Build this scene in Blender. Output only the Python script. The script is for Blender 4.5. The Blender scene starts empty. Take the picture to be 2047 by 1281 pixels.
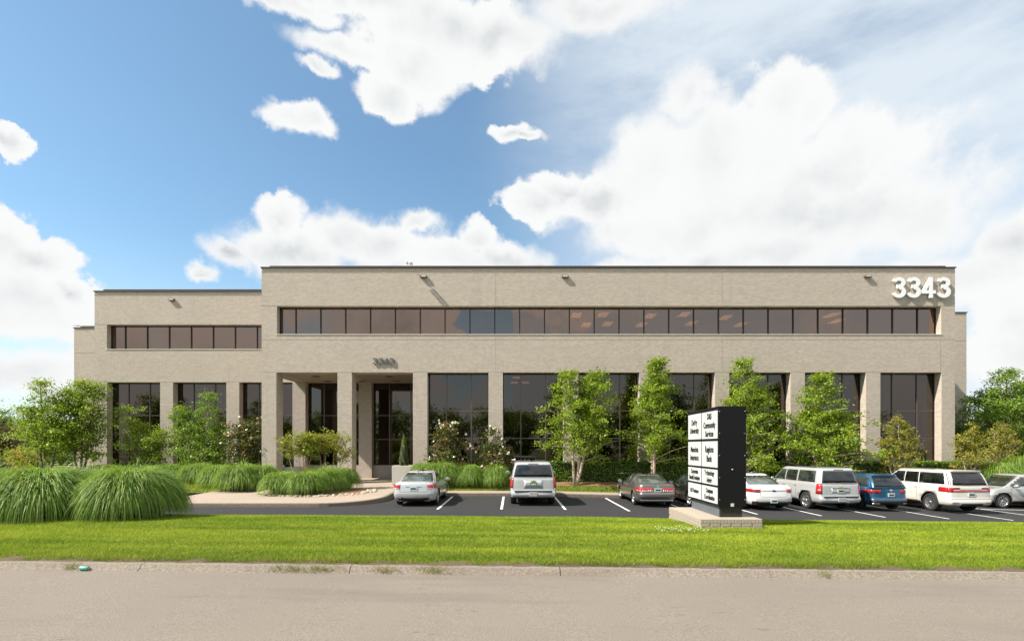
import bpy, bmesh, math, random
import numpy as np
from mathutils import Vector, Matrix
random.seed(7)
RNG = np.random.default_rng(11)
SC = bpy.context.scene
COL = SC.collection
R = math.radians
F = 1020.0            # focal length in photo pixels (photo 2047 wide)
CX, HY, CH = 1023.5, 893.0, 2.55   # principal column, horizon row, eye height above the car park

# ------------------------------------------------------------------ camera
cam = bpy.data.cameras.new('camera')
cam.sensor_fit = 'HORIZONTAL'; cam.sensor_width = 36.0
cam.lens = 36.0 * F / 2047.0
cam.shift_y = (HY - 640.5) / 2047.0
cam.clip_start = 0.1; cam.clip_end = 3000
camo = bpy.data.objects.new('camera', cam); COL.objects.link(camo)
camo.location = (0, 0, CH); camo.rotation_euler = (R(90), 0, 0)
SC.camera = camo

# ------------------------------------------------------------------ sun, exposure
SUN_EL, SUN_AZ = 47.0, -109.0      # azimuth measured from +Y (view axis) towards +X
sd = Vector((math.sin(R(SUN_AZ)) * math.cos(R(SUN_EL)), math.cos(R(SUN_AZ)) * math.cos(R(SUN_EL)), math.sin(R(SUN_EL))))
sun = bpy.data.lights.new('sun', 'SUN'); sun.energy = 5.0; sun.angle = R(0.53); sun.color = (1.0, 0.93, 0.82)
suno = bpy.data.objects.new('sun', sun); COL.objects.link(suno)
suno.rotation_euler = sd.to_track_quat('Z', 'Y').to_euler()
suno.location = (-40, -10, 60)
vs = SC.view_settings
vs.view_transform = 'Standard'; vs.look = 'None'; vs.gamma = 1.0; vs.use_curve_mapping = False
vs.exposure = 0.8
SC.render.film_transparent = False
SC.cycles.use_denoising = True
SC.cycles.max_bounces = 8; SC.cycles.transparent_max_bounces = 12
SC.cycles.glossy_bounces = 4; SC.cycles.diffuse_bounces = 3

# ------------------------------------------------------------------ node helpers
class NT:
    def __init__(s, tree): s.t = tree
    def n(s, typ, **kw):
        nd = s.t.nodes.new(typ)
        for k, v in kw.items(): setattr(nd, k, v)
        return nd
    def l(s, a, b): s.t.links.new(a, b)
    def put(s, sock, v):
        if hasattr(v, 'is_output'): s.l(v, sock)
        elif v is not None: sock.default_value = v
    def m(s, op, a, b=None, c=None, clamp=False):
        nd = s.n('ShaderNodeMath', operation=op); nd.use_clamp = clamp
        for i, v in enumerate((a, b, c)): s.put(nd.inputs[i], v)
        return nd.outputs[0]
    def vm(s, op, a, b=None, c=None, out=0):
        nd = s.n('ShaderNodeVectorMath', operation=op)
        for i, v in enumerate((a, b, c)): s.put(nd.inputs[i], v)
        return nd.outputs[out]
    def mix(s, fac, a, b, blend='MIX'):
        nd = s.n('ShaderNodeMix', data_type='RGBA', blend_type=blend)
        s.put(nd.inputs[0], fac); s.put(nd.inputs[6], a); s.put(nd.inputs[7], b)
        return nd.outputs[2]
    def noise(s, vec, scale, detail=4, rough=0.5, out=0):
        nd = s.n('ShaderNodeTexNoise'); nd.inputs['Scale'].default_value = scale
        nd.inputs['Detail'].default_value = detail; nd.inputs['Roughness'].default_value = rough
        if vec is not None: s.l(vec, nd.inputs['Vector'])
        return nd.outputs[out]
    def ss(s, v, a, b, lo=0.0, hi=1.0, kind='SMOOTHSTEP'):
        nd = s.n('ShaderNodeMapRange', interpolation_type=kind)
        s.put(nd.inputs[0], v)
        for i, x in enumerate((a, b, lo, hi)): nd.inputs[i + 1].default_value = x
        return nd.outputs[0]
    def xyz(s, v):
        nd = s.n('ShaderNodeSeparateXYZ'); s.l(v, nd.inputs[0]); return nd.outputs
    def comb(s, x, y, z):
        nd = s.n('ShaderNodeCombineXYZ')
        for i, v in enumerate((x, y, z)): s.put(nd.inputs[i], v)
        return nd.outputs[0]

# ------------------------------------------------------------------ world: Nishita sky with cumulus
world = bpy.data.worlds.new('World'); SC.world = world; world.use_nodes = True
wt = world.node_tree; wt.nodes.clear()
def azel(px, py):
    u = (px - CX) / F; v = (HY - py) / F
    return math.atan(u), math.atan2(v, math.sqrt(1 + u * u))
BL = [  # cumulus lobes: column, row, half width, half height
 (700, -10, 330, 52), (560, 5, 130, 34), (880, 70, 190, 95), (820, 140, 120, 72), (1000, 70, 170, 80), (770, 185, 70, 40), (690, 110, 110, 40),
 (1180, 20, 190, 70),
 (595, 243, 80, 34), (1022, 262, 40, 24), (1045, 268, 45, 14), (640, 152, 40, 20),
 (565, 440, 62, 60), (600, 505, 150, 62), (740, 490, 130, 66), (690, 465, 100, 50), (900, 520, 140, 50), (1005, 510, 75, 50), (960, 470, 60, 36), (470, 515, 55, 28),
 (830, 450, 55, 34), (900, 560, 300, 40), (1050, 540, 60, 40),
 (0, 475, 95, 85), (75, 520, 110, 62), (30, 600, 190, 95), (150, 585, 80, 45), (-10, 285, 48, 30), (420, 552, 40, 20),
 (1450, 320, 220, 130), (1310, 330, 130, 100), (1545, 215, 100, 85), (1370, 205, 70, 66), (1620, 230, 60, 52), (1190, 400, 130, 58), (1075, 398, 72, 34), (1120, 380, 60, 46),
 (1480, 430, 330, 105), (1730, 430, 250, 110), (1240, 540, 60, 30), (1850, 420, 150, 110), (1680, 330, 200, 110),
 (2050, 470, 110, 90), (1300, 470, 150, 60), (1500, 520, 300, 60), (1900, 560, 260, 70), (2060, 700, 150, 130), (60, 740, 160, 60)]
g = bpy.data.node_groups.new('cloud_field', 'ShaderNodeTree')
g.interface.new_socket('P', in_out='INPUT', socket_type='NodeSocketVector')
g.interface.new_socket('Dir', in_out='INPUT', socket_type='NodeSocketVector')
g.interface.new_socket('Field', in_out='OUTPUT', socket_type='NodeSocketFloat')
q = NT(g); gi = q.n('NodeGroupInput'); go = q.n('NodeGroupOutput')
P0, D0 = gi.outputs[0], gi.outputs[1]
w1 = q.noise(D0, 7.0, 3, 0.55, 1); w2 = q.noise(D0, 24.0, 5, 0.65, 1)
P1 = q.vm('MULTIPLY_ADD', q.vm('SUBTRACT', w1, (0.5, 0.5, 0.5)), (0.10, 0.08, 0.0), P0)
P1 = q.vm('MULTIPLY_ADD', q.vm('SUBTRACT', w2, (0.5, 0.5, 0.5)), (0.040, 0.036, 0.0), P1)
acc = None
for (px, py, rx, ry) in BL:
    a, e = azel(px, py)
    a0 = azel(px - rx, py)[0]; a1 = azel(px + rx, py)[0]
    e0 = azel(px, py + ry)[1]; e1 = azel(px, py - ry)[1]
    sx = 2 / (a1 - a0); sy = 2 / (e1 - e0)
    ln = q.vm('LENGTH', q.vm('MULTIPLY_ADD', P1, (sx, sy, 0), (-a * sx, -e * sy, 0)), out=1)
    if acc is None: acc = ln
    else:
        nd = q.n('ShaderNodeMath', operation='SMOOTH_MIN'); q.l(acc, nd.inputs[0]); q.l(ln, nd.inputs[1]); nd.inputs[2].default_value = 0.12
        acc = nd.outputs[0]
inside = q.m('SUBTRACT', 1.06, acc)
inside = q.m('MAXIMUM', inside, -1.2)
# elsewhere in the sky the same kind of cumulus, placed by noise
gen = q.noise(q.vm('ADD', D0, (3.1, 1.7, 0.4)), 4.2, 6, 0.58)
gen = q.m('MULTIPLY', q.m('SUBTRACT', gen, 0.455), 6.5)
px_ = q.xyz(P0)
far = q.m('MAXIMUM', q.ss(q.m('ABSOLUTE', px_[0]), 0.80, 0.95), q.ss(px_[1], 0.72, 0.85))
mx = q.n('ShaderNodeMix', data_type='FLOAT'); q.l(far, mx.inputs[0]); q.l(inside, mx.inputs[2]); q.l(gen, mx.inputs[3])
b1 = q.noise(D0, 15.0, 10, 0.60)
f = q.m('MULTIPLY_ADD', q.m('SUBTRACT', b1, 0.5), 1.15, mx.outputs[0])
q.l(f, go.inputs[0])

q = NT(wt)
tc = q.n('ShaderNodeTexCoord'); D = tc.outputs['Generated']
d3 = q.xyz(D)
az = q.m('ARCTAN2', d3[0], d3[1]); el = q.m('ARCSINE', d3[2])
P = q.comb(az, el, 0.0)
def field(p, d):
    nd = q.n('ShaderNodeGroup'); nd.node_tree = g; q.l(p, nd.inputs[0]); q.l(d, nd.inputs[1]); return nd.outputs[0]
f0 = field(P, D)
wid = q.ss(q.noise(q.vm('ADD', D, (5.0, 2.0, 1.0)), 4.5, 3, 0.5), 0.36, 0.62, 0.16, 0.75)
alpha = q.ss(q.m('DIVIDE', q.m('ADD', f0, 0.06), wid), -0.12, 1.0)
# billow relief lit from the sun's side, greyer in the thick hearts
n0 = q.noise(D, 5.0, 5, 0.5); n1 = q.noise(q.vm('ADD', D, (-0.040, 0.0, 0.045)), 5.0, 5, 0.5)
lit = q.ss(q.m('SUBTRACT', n0, n1), -0.12, 0.08)
thick = q.ss(f0, 0.30, 1.45)
core = q.m('MULTIPLY', thick, q.m('SUBTRACT', 1.0, q.m('MULTIPLY', lit, 0.6)))
soft = q.noise(D, 3.2, 3, 0.5)
core = q.m('MULTIPLY', core, q.ss(soft, 0.34, 0.58, 0.12, 1.0))
ccol = q.mix(core, (5.25, 5.3, 5.3, 1), (2.7, 2.95, 3.1, 1))
sky = q.n('ShaderNodeTexSky', sky_type='NISHITA'); sky.sun_disc = False
sky.sun_elevation = R(SUN_EL); sky.sun_rotation = R(SUN_AZ)
sky.altitude = 150; sky.air_density = 1.0; sky.dust_density = 0.6; sky.ozone_density = 0.8
skyc = q.mix(1.0, sky.outputs[0], (0.90, 1.09, 1.07, 1), 'MULTIPLY')
# thin high veil, thicker to the right of the view, and pale air near the horizon
str_ = q.noise(q.vm('MULTIPLY', D, (1.4, 1.4, 4.5)), 2.2, 6, 0.6)
side = q.ss(q.m('ADD', az, q.m('MULTIPLY', el, 0.2)), 0.0, 0.42)
veil = q.m('MULTIPLY', q.ss(str_, 0.20, 0.60, 0.35, 1.0), q.m('MULTIPLY_ADD', side, 0.92, 0.03), clamp=True)
skyc = q.mix(veil, skyc, (4.3, 4.75, 5.15, 1))
haze_ = q.ss(el, 0.36, 0.0)
skyc = q.mix(q.m('MULTIPLY', haze_, 0.62), skyc, (4.5, 4.95, 5.3, 1))
fin = q.mix(alpha, skyc, ccol)
bg = q.n('ShaderNodeBackground'); q.l(fin, bg.inputs[0]); bg.inputs[1].default_value = 0.105
wo = q.n('ShaderNodeOutputWorld'); q.l(bg.outputs[0], wo.inputs[0])
# ------------------------------------------------------------------ object helpers
def link(o, parent=None):
    COL.objects.link(o)
    if parent is not None: o.parent = parent
    return o
def tag(o, label=None, cat=None, group=None, kind=None):
    if label: o['label'] = label
    if cat: o['category'] = cat
    if group: o['group'] = group
    if kind: o['kind'] = kind
    return o
def thing(name, label, cat, loc=(0, 0, 0), rz=0.0, group=None):
    o = bpy.data.objects.new(name, None); o.empty_display_size = 0.3
    o.location = loc; o.rotation_euler = (0, 0, rz); COL.objects.link(o)
    return tag(o, label, cat, group)
def structure(o): o['kind'] = 'structure'; return o
def obj(name, me, m=None, parent=None, loc=None, rot=None):
    o = bpy.data.objects.new(name, me)
    if m is not None:
        for mm in (m if isinstance(m, (list, tuple)) else [m]):
            if mm.name not in [x.name for x in me.materials if x]: me.materials.append(mm)
    if loc: o.location = loc
    if rot: o.rotation_euler = rot
    return link(o, parent)
def mesh_np(name, v, f, smooth=False):
    v = np.asarray(v, np.float32); f = np.asarray(f, np.int32)
    me = bpy.data.meshes.new(name); n, k = f.shape
    me.vertices.add(len(v)); me.vertices.foreach_set('co', v.ravel())
    me.loops.add(n * k); me.loops.foreach_set('vertex_index', f.ravel())
    me.polygons.add(n); me.polygons.foreach_set('loop_start', np.arange(0, n * k, k, dtype=np.int32))
    me.polygons.foreach_set('loop_total', np.full(n, k, np.int32))
    if smooth: me.polygons.foreach_set('use_smooth', np.ones(n, bool))
    me.update(calc_edges=True)
    return me
class MB:
    """collects boxes, tubes and prisms into one mesh"""
    def __init__(s): s.v = []; s.f = []; s.sm = []
    def add(s, v, f, smooth=False):
        o = len(s.v); s.v += [tuple(p) for p in v]; s.f += [tuple(i + o for i in q_) for q_ in f]; s.sm += [smooth] * len(f); return s
    def box(s, x0, x1, y0, y1, z0, z1):
        v = [(x0, y0, z0), (x1, y0, z0), (x1, y1, z0), (x0, y1, z0), (x0, y0, z1), (x1, y0, z1), (x1, y1, z1), (x0, y1, z1)]
        return s.add(v, [(0, 3, 2, 1), (4, 5, 6, 7), (0, 1, 5, 4), (1, 2, 6, 5), (2, 3, 7, 6), (3, 0, 4, 7)])
    def bbox(s, x0, x1, y0, y1, z0, z1, b=0.01):
        """box with chamfered edges"""
        bm = bmesh.new(); bmesh.ops.create_cube(bm, size=1)
        for vv in bm.verts: vv.co = Vector(((x0 + x1) / 2 + vv.co.x * (x1 - x0), (y0 + y1) / 2 + vv.co.y * (y1 - y0), (z0 + z1) / 2 + vv.co.z * (z1 - z0)))
        bmesh.ops.bevel(bm, geom=bm.edges[:], offset=b, segments=1, affect='EDGES')
        bm.verts.index_update()
        s.add([v.co[:] for v in bm.verts], [[v.index for v in f.verts] for f in bm.faces]); bm.free(); return s
    def tube(s, pts, rad, sides=8, caps=True):
        pts = [Vector(p) for p in pts]; n = len(pts)
        rad = list(rad) if hasattr(rad, '__len__') else [rad] * n
        vs_, fs = [], []
        for i, p in enumerate(pts):
            t = (pts[min(i + 1, n - 1)] - pts[max(i - 1, 0)]).normalized()
            a = t.cross(Vector((0, 0, 1)))
            if a.length < 1e-3: a = t.cross(Vector((1, 0, 0)))
            a.normalize(); b = t.cross(a)
            for k in range(sides):
                th = 2 * math.pi * k / sides
                vs_.append(p + (a * math.cos(th) + b * math.sin(th)) * rad[i])
        for i in range(n - 1):
            for k in range(sides):
                k2 = (k + 1) % sides
                fs.append((i * sides + k, i * sides + k2, (i + 1) * sides + k2, (i + 1) * sides + k))
        s.add(vs_, fs, True)
        if caps:
            o = len(s.v) - len(vs_)
            s.f.append(tuple(o + k for k in reversed(range(sides)))); s.f.append(tuple(o + (n - 1) * sides + k for k in range(sides))); s.sm += [False, False]
        return s
    def lathe(s, prof, seg=24, axis='Z', cen=(0, 0, 0), smooth=True):
        vs_, fs = [], []; n = len(prof)
        for k in range(seg):
            th = 2 * math.pi * k / seg; c, d = math.cos(th), math.sin(th)
            for (r, h) in prof:
                p = {'Z': (r * c, r * d, h), 'Y': (r * c, h, r * d), 'X': (h, r * c, r * d)}[axis]
                vs_.append((p[0] + cen[0], p[1] + cen[1], p[2] + cen[2]))
        for k in range(seg):
            k2 = (k + 1) % seg
            for i in range(n - 1): fs.append((k * n + i, k2 * n + i, k2 * n + i + 1, k * n + i + 1))
        return s.add(vs_, fs, smooth)
    def prism(s, outline, y0, y1):
        """outline of (x, z) extruded along y"""
        n = len(outline)
        v = [(x, y0, z) for x, z in outline] + [(x, y1, z) for x, z in outline]
        return s.add(v, [tuple(range(n)), tuple(range(2 * n - 1, n - 1, -1))] + [(i, i + n, (i + 1) % n + n, (i + 1) % n) for i in range(n)])
    def mesh(s, name):
        me = bpy.data.meshes.new(name); me.from_pydata(s.v, [], s.f)
        me.polygons.foreach_set('use_smooth', s.sm); me.update()
        bm = bmesh.new(); bm.from_mesh(me); bmesh.ops.recalc_face_normals(bm, faces=bm.faces); bm.to_mesh(me); bm.free()
        return me
    def build(s, name, m, parent=None, loc=None, rot=None): return obj(name, s.mesh(name), m, parent, loc, rot)
def copy_tree(o, parent=None):
    c = o.copy(); COL.objects.link(c); c.parent = parent
    for ch in o.children: copy_tree(ch, c)
    return c
def text_mesh(name, body, size, extrude, bold=0.0, sx=1.0, spacing=1.0):
    cu = bpy.data.curves.new('lettering', 'FONT'); cu.body = body; cu.size = size; cu.extrude = extrude; cu.offset = bold
    cu.align_x = 'CENTER'; cu.align_y = 'CENTER'; cu.space_character = spacing; cu.resolution_u = 4
    o = bpy.data.objects.new('lettering', cu); COL.objects.link(o)
    dg = bpy.context.evaluated_depsgraph_get(); dg.update()
    me = bpy.data.meshes.new_from_object(o.evaluated_get(dg)); me.name = name
    bpy.data.objects.remove(o); bpy.data.curves.remove(cu)
    for v in me.vertices: v.co.x *= sx
    return me

# ------------------------------------------------------------------ materials
def new_mat(name):
    m = bpy.data.materials.new(name); m.use_nodes = True; m.node_tree.nodes.clear()
    q = NT(m.node_tree); out = q.n('ShaderNodeOutputMaterial'); b = q.n('ShaderNodeBsdfPrincipled'); q.l(b.outputs[0], out.inputs[0])
    return m, q, b, out
def plain(name, col, rough=0.6, metal=0.0, var=0.0, scale=6.0, bump=0.0, coat=0.0, spec=0.5):
    m, q, b, out = new_mat(name)
    b.inputs['Roughness'].default_value = rough; b.inputs['Metallic'].default_value = metal
    b.inputs['Coat Weight'].default_value = coat; b.inputs['Coat Roughness'].default_value = 0.04; b.inputs['Specular IOR Level'].default_value = spec
    c = (*col, 1)
    if var or bump:
        tc = q.n('ShaderNodeTexCoord'); nz = q.noise(tc.outputs['Object'], scale, 6, 0.6)
        if var:
            cc = q.mix(nz, tuple(x * (1 - var) for x in col) + (1,), tuple(min(1, x * (1 + var)) for x in col) + (1,))
            q.l(cc, b.inputs['Base Color'])
        else: b.inputs['Base Color'].default_value = c
        if bump:
            bp = q.n('ShaderNodeBump'); bp.inputs['Strength'].default_value = bump; bp.inputs['Distance'].default_value = 0.02
            q.l(nz, bp.inputs['Height']); q.l(bp.outputs[0], b.inputs['Normal'])
    else: b.inputs['Base Color'].default_value = c
    return m
def leaf_mat(name, c1, c2, trans=0.35, rough=0.45, c3=None, p3=0.06):
    m, q, b, out = new_mat(name)
    geo = q.n('ShaderNodeNewGeometry'); r = geo.outputs['Random Per Island']
    col = q.mix(r, (*c1, 1), (*c2, 1))
    if c3: col = q.mix(q.m('GREATER_THAN', q.m('FRACT', q.m('MULTIPLY', r, 37.0)), 1 - p3), col, (*c3, 1))
    q.l(col, b.inputs['Base Color']); b.inputs['Roughness'].default_value = rough; b.inputs['Specular IOR Level'].default_value = 0.35
    t = q.n('ShaderNodeBsdfTranslucent'); q.l(q.mix(0.6, col, (0.30, 0.42, 0.03, 1)), t.inputs[0])
    mx = q.n('ShaderNodeMixShader'); mx.inputs[0].default_value = trans
    q.l(b.outputs[0], mx.inputs[1]); q.l(t.outputs[0], mx.inputs[2]); q.l(mx.outputs[0], out.inputs[0])
    return m
M = {}
def brick_mat(name, col, u=0.2032, h=0.0677, bump=0.8):
    m, q, b, out = new_mat(name)
    tc = q.n('ShaderNodeTexCoord'); geo = q.n('ShaderNodeNewGeometry')
    p = q.xyz(tc.outputs['Object']); nn = q.xyz(geo.outputs['Normal'])
    side = q.m('GREATER_THAN', q.m('ABSOLUTE', nn[0]), 0.7)
    uu = q.m('ADD', q.m('MULTIPLY', p[0], q.m('SUBTRACT', 1.0, side)), q.m('MULTIPLY', p[1], side))
    vec = q.comb(uu, p[2], 0.0)
    bt = q.n('ShaderNodeTexBrick'); q.l(vec, bt.inputs['Vector']); bt.inputs['Scale'].default_value = 1.0
    bt.inputs['Brick Width'].default_value = u; bt.inputs['Row Height'].default_value = h
    bt.inputs['Mortar Size'].default_value = 0.009; bt.inputs['Mortar Smooth'].default_value = 0.2
    bt.inputs['Color1'].default_value = (1, 1, 1, 1); bt.inputs['Color2'].default_value = (0.78, 0.785, 0.78, 1); bt.inputs['Mortar'].default_value = (0.42, 0.42, 0.41, 1)  # one even paint; relief shading put into mortar, brick and course tones
    big = q.noise(tc.outputs['Object'], 0.55, 5, 0.6); fine = q.noise(tc.outputs['Object'], 14.0, 4, 0.6)
    strk = q.noise(q.vm('MULTIPLY', tc.outputs['Object'], (1.6, 1.6, 0.12)), 1.0, 5, 0.6)
    base = q.mix(big, tuple(x * 0.93 for x in col) + (1,), tuple(x * 1.06 for x in col) + (1,))
    base = q.mix(q.ss(strk, 0.52, 0.74, 0.0, 0.16), base, tuple(x * 0.6 for x in col) + (1,))
    rows = q.noise(q.vm('MULTIPLY', vec, (6.5, 11.0, 1.0)), 1.0, 3, 0.7)
    base = q.mix(q.ss(rows, 0.34, 0.66, 0.0, 0.42), base, tuple(x * 0.72 for x in col) + (1,))
    base = q.mix(0.9, base, bt.outputs[0], 'MULTIPLY')
    q.l(base, b.inputs['Base Color']); b.inputs['Roughness'].default_value = 0.72; b.inputs['Specular IOR Level'].default_value = 0.3
    hgt = q.m('ADD', q.m('MULTIPLY', bt.outputs['Fac'], -1.0), q.m('MULTIPLY', fine, 0.5))
    bp = q.n('ShaderNodeBump'); bp.inputs['Strength'].default_value = bump; bp.inputs['Distance'].default_value = 0.014
    q.l(hgt, bp.inputs['Height']); q.l(bp.outputs[0], b.inputs['Normal'])
    return m
BRICK = (0.665, 0.58, 0.49)
M['brick'] = brick_mat('painted_brick', BRICK)
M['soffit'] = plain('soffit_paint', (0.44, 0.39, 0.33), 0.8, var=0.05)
M['frame'] = plain('bronze_frame', (0.028, 0.02, 0.016), 0.38, 0.5)
M['frame2'] = plain('bronze_mullion', (0.13, 0.105, 0.09), 0.4, 0.5)
M['coping'] = plain('dark_coping', (0.06, 0.045, 0.038), 0.5, 0.2)
M['flash'] = plain('roof_edge_metal', (0.33, 0.28, 0.24), 0.55, 0.1, var=0.1)
M['sill'] = plain('pale_sill', (0.60, 0.54, 0.47), 0.7, var=0.06)
M['joint'] = plain('wall_joint', (0.25, 0.21, 0.18), 0.9)
M['white'] = plain('white_enamel', (0.82, 0.83, 0.84), 0.4)
M['greymetal'] = plain('aged_grey_metal', (0.13, 0.135, 0.125), 0.45, 0.5, var=0.15)
M['fixture'] = plain('fixture_bronze', (0.13, 0.11, 0.09), 0.5, 0.3)
M['concrete'] = plain('concrete', (0.36, 0.33, 0.29), 0.85, var=0.12, scale=3, bump=0.15)
M['planter'] = plain('planter_concrete', (0.46, 0.44, 0.40), 0.85, var=0.08, scale=4, bump=0.1)
M['inwall'] = plain('interior_wall', (0.30, 0.24, 0.19), 0.9)
M['infloor'] = plain('interior_floor', (0.09, 0.07, 0.06), 0.9)
M['inceil'] = plain('interior_ceiling', (0.5, 0.46, 0.42), 0.9)
def emis(name, col, s):
    m = bpy.data.materials.new(name); m.use_nodes = True; m.node_tree.nodes.clear(); q = NT(m.node_tree)
    e = q.n('ShaderNodeEmission'); e.inputs[0].default_value = (*col, 1); e.inputs[1].default_value = s
    o = q.n('ShaderNodeOutputMaterial'); q.l(e.outputs[0], o.inputs[0]); return m
M['tube_light'] = emis('ceiling_light_tubes', (1.0, 0.9, 0.75), 7.0)
def glass_mat(name, refl, reflcol, trcol, wav=0.0):
    m = bpy.data.materials.new(name); m.use_nodes = True; m.node_tree.nodes.clear(); q = NT(m.node_tree)
    o = q.n('ShaderNodeOutputMaterial'); gl = q.n('ShaderNodeBsdfGlossy'); gl.inputs['Roughness'].default_value = 0.0; gl.inputs[0].default_value = (*reflcol, 1)
    tr = q.n('ShaderNodeBsdfTransparent'); tr.inputs[0].default_value = (*trcol, 1)
    fr = q.n('ShaderNodeFresnel'); fr.inputs[0].default_value = 1.5
    fac = q.m('ADD', q.m('MULTIPLY', fr.outputs[0], 1.0 - refl), refl, clamp=True)
    mx = q.n('ShaderNodeMixShader'); q.l(fac, mx.inputs[0]); q.l(tr.outputs[0], mx.inputs[1]); q.l(gl.outputs[0], mx.inputs[2])
    if wav:
        tc = q.n('ShaderNodeTexCoord'); nz = q.noise(tc.outputs['Object'], 1.1, 1, 0.4)
        bp = q.n('ShaderNodeBump'); bp.inputs['Strength'].default_value = wav; bp.inputs['Distance'].default_value = 0.02
        q.l(nz, bp.inputs['Height']); q.l(bp.outputs[0], gl.inputs['Normal'])
    q.l(mx.outputs[0], o.inputs[0]); return m
M['glass'] = glass_mat('bronze_mirror_glass', 0.23, (0.84, 0.63, 0.52), (0.15, 0.105, 0.075), 0.04)
M['glass_low'] = glass_mat('dark_bronze_glass', 0.065, (0.92, 0.80, 0.72), (0.11, 0.075, 0.055), 0.04)
M['carglass'] = glass_mat('car_glass', 0.06, (0.95, 1.0, 1.0), (0.30, 0.36, 0.35))
M['darkglass'] = glass_mat('privacy_glass', 0.07, (0.95, 0.97, 1.0), (0.035, 0.04, 0.045))
def asphalt(name, c1, c2, sc_, stain=0.0):
    m, q, b, out = new_mat(name); tc = q.n('ShaderNodeTexCoord'); o = tc.outputs['Object']
    a = q.noise(o, sc_, 3, 0.7); big = q.noise(o, 0.35, 5, 0.6); st = q.noise(q.vm('MULTIPLY', o, (0.25, 1.6, 1)), 1.0, 5, 0.62)
    v = q.n('ShaderNodeTexVoronoi'); v.inputs['Scale'].default_value = sc_ * 0.7; q.l(o, v.inputs['Vector'])
    col = q.mix(q.ss(a, 0.3, 0.7), tuple(x * 0.86 for x in c1) + (1,), tuple(x * 1.08 for x in c2) + (1,))
    col = q.mix(q.ss(v.outputs['Distance'], 0.0, 0.25, 0.40, 0.0), col, tuple(min(1, x * 1.55) for x in c2) + (1,))
    col = q.mix(q.ss(big, 0.35, 0.7, 0.0, 0.22), col, tuple(x * 0.8 for x in c1) + (1,))
    col = q.mix(q.ss(st, 0.5, 0.75, 0.0, 0.25 + stain), col, tuple(x * 0.72 for x in c1) + (1,))
    fl = q.noise(q.vm('MULTIPLY', o, (3.0, 11.0, 1)), 1.0, 6, 0.75)
    col = q.mix(q.ss(fl, 0.63, 0.68, 0.0, 0.5), col, tuple(x * 0.38 for x in c1) + (1,))
    q.l(col, b.inputs['Base Color']); b.inputs['Roughness'].default_value = 0.88; b.inputs['Specular IOR Level'].default_value = 0.25
    bp = q.n('ShaderNodeBump'); bp.inputs['Strength'].default_value = 0.4; bp.inputs['Distance'].default_value = 0.003
    q.l(q.m('ADD', a, v.outputs['Distance']), bp.inputs['Height']); q.l(bp.outputs[0], b.inputs['Normal']); return m
M['road'] = asphalt('worn_road_asphalt', (0.168, 0.143, 0.119), (0.235, 0.203, 0.172), 75.0, 0.12)
M['lot'] = asphalt('sealed_asphalt', (0.026, 0.026, 0.028), (0.042, 0.042, 0.044), 30.0)
M['paint'] = plain('line_paint', (0.78, 0.78, 0.76), 0.7, var=0.12, scale=9)
M['walk'] = asphalt('aggregate_walk', (0.31, 0.25, 0.20), (0.40, 0.33, 0.265), 26.0)
M['kerb'] = asphalt('kerb_concrete', (0.185, 0.158, 0.128), (0.26, 0.225, 0.185), 30.0, 0.3)
M['kerb2'] = asphalt('exposed_kerb', (0.15, 0.125, 0.10), (0.24, 0.20, 0.165), 24.0)
M['mulch'] = plain('bark_mulch', (0.20, 0.105, 0.055), 0.95, var=0.5, scale=18, bump=0.8)
M['soil'] = plain('lawn_thatch', (0.115, 0.12, 0.028), 0.95, var=0.45, scale=10)
M['dirt'] = plain('dry_dirt', (0.10, 0.07, 0.045), 0.95, var=0.3, scale=12)
M['earth'] = plain('far_meadow', (0.07, 0.10, 0.03), 0.95, var=0.4, scale=0.2)
M['bark'] = plain('birch_bark', (0.42, 0.33, 0.26), 0.85, var=0.4, scale=9, bump=0.5)
M['bark2'] = plain('brown_bark', (0.19, 0.14, 0.10), 0.9, var=0.4, scale=9, bump=0.5)
M['bark3'] = plain('smooth_tan_bark', (0.38, 0.28, 0.21), 0.8, var=0.25, scale=9)
M['leaf_birch'] = leaf_mat('birch_leaf', (0.13, 0.23, 0.014), (0.36, 0.45, 0.045), 0.45)
M['leaf_green'] = leaf_mat('green_leaf', (0.09, 0.19, 0.016), (0.25, 0.37, 0.05), 0.40)
M['leaf_dark'] = leaf_mat('dark_leaf', (0.03, 0.075, 0.02), (0.07, 0.13, 0.035), 0.22)
M['leaf_yel'] = leaf_mat('yellowing_leaf', (0.22, 0.24, 0.03), (0.42, 0.37, 0.06), 0.40, c3=(0.34, 0.20, 0.03), p3=0.10)
M['leaf_mag'] = leaf_mat('magnolia_leaf', (0.045, 0.075, 0.018), (0.11, 0.13, 0.035), 0.10, 0.22, c3=(0.33, 0.16, 0.05), p3=0.14)
M['leaf_myr'] = leaf_mat('myrtle_leaf', (0.18, 0.24, 0.015), (0.34, 0.34, 0.04), 0.38, c3=(0.32, 0.16, 0.035), p3=0.16)
M['leaf_hedge'] = leaf_mat('hedge_leaf', (0.075, 0.16, 0.015), (0.18, 0.27, 0.03), 0.26, 0.28)
M['leaf_arb'] = leaf_mat('arborvitae_leaf', (0.085, 0.13, 0.014), (0.15, 0.20, 0.025), 0.2, c3=(0.26, 0.14, 0.03), p3=0.06)
M['leaf_pur'] = leaf_mat('purple_leaf', (0.045, 0.014, 0.018), (0.09, 0.03, 0.03), 0.2)
M['leaf_gold'] = leaf_mat('golden_leaf', (0.42, 0.30, 0.02), (0.55, 0.42, 0.05), 0.3)
M['petal'] = plain('white_petal', (0.75, 0.68, 0.52), 0.6)
M['core'] = plain('shaded_twigs', (0.022, 0.032, 0.012), 0.95)  # near-black fill for foliage hearts, inner shade put into the colour
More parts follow.
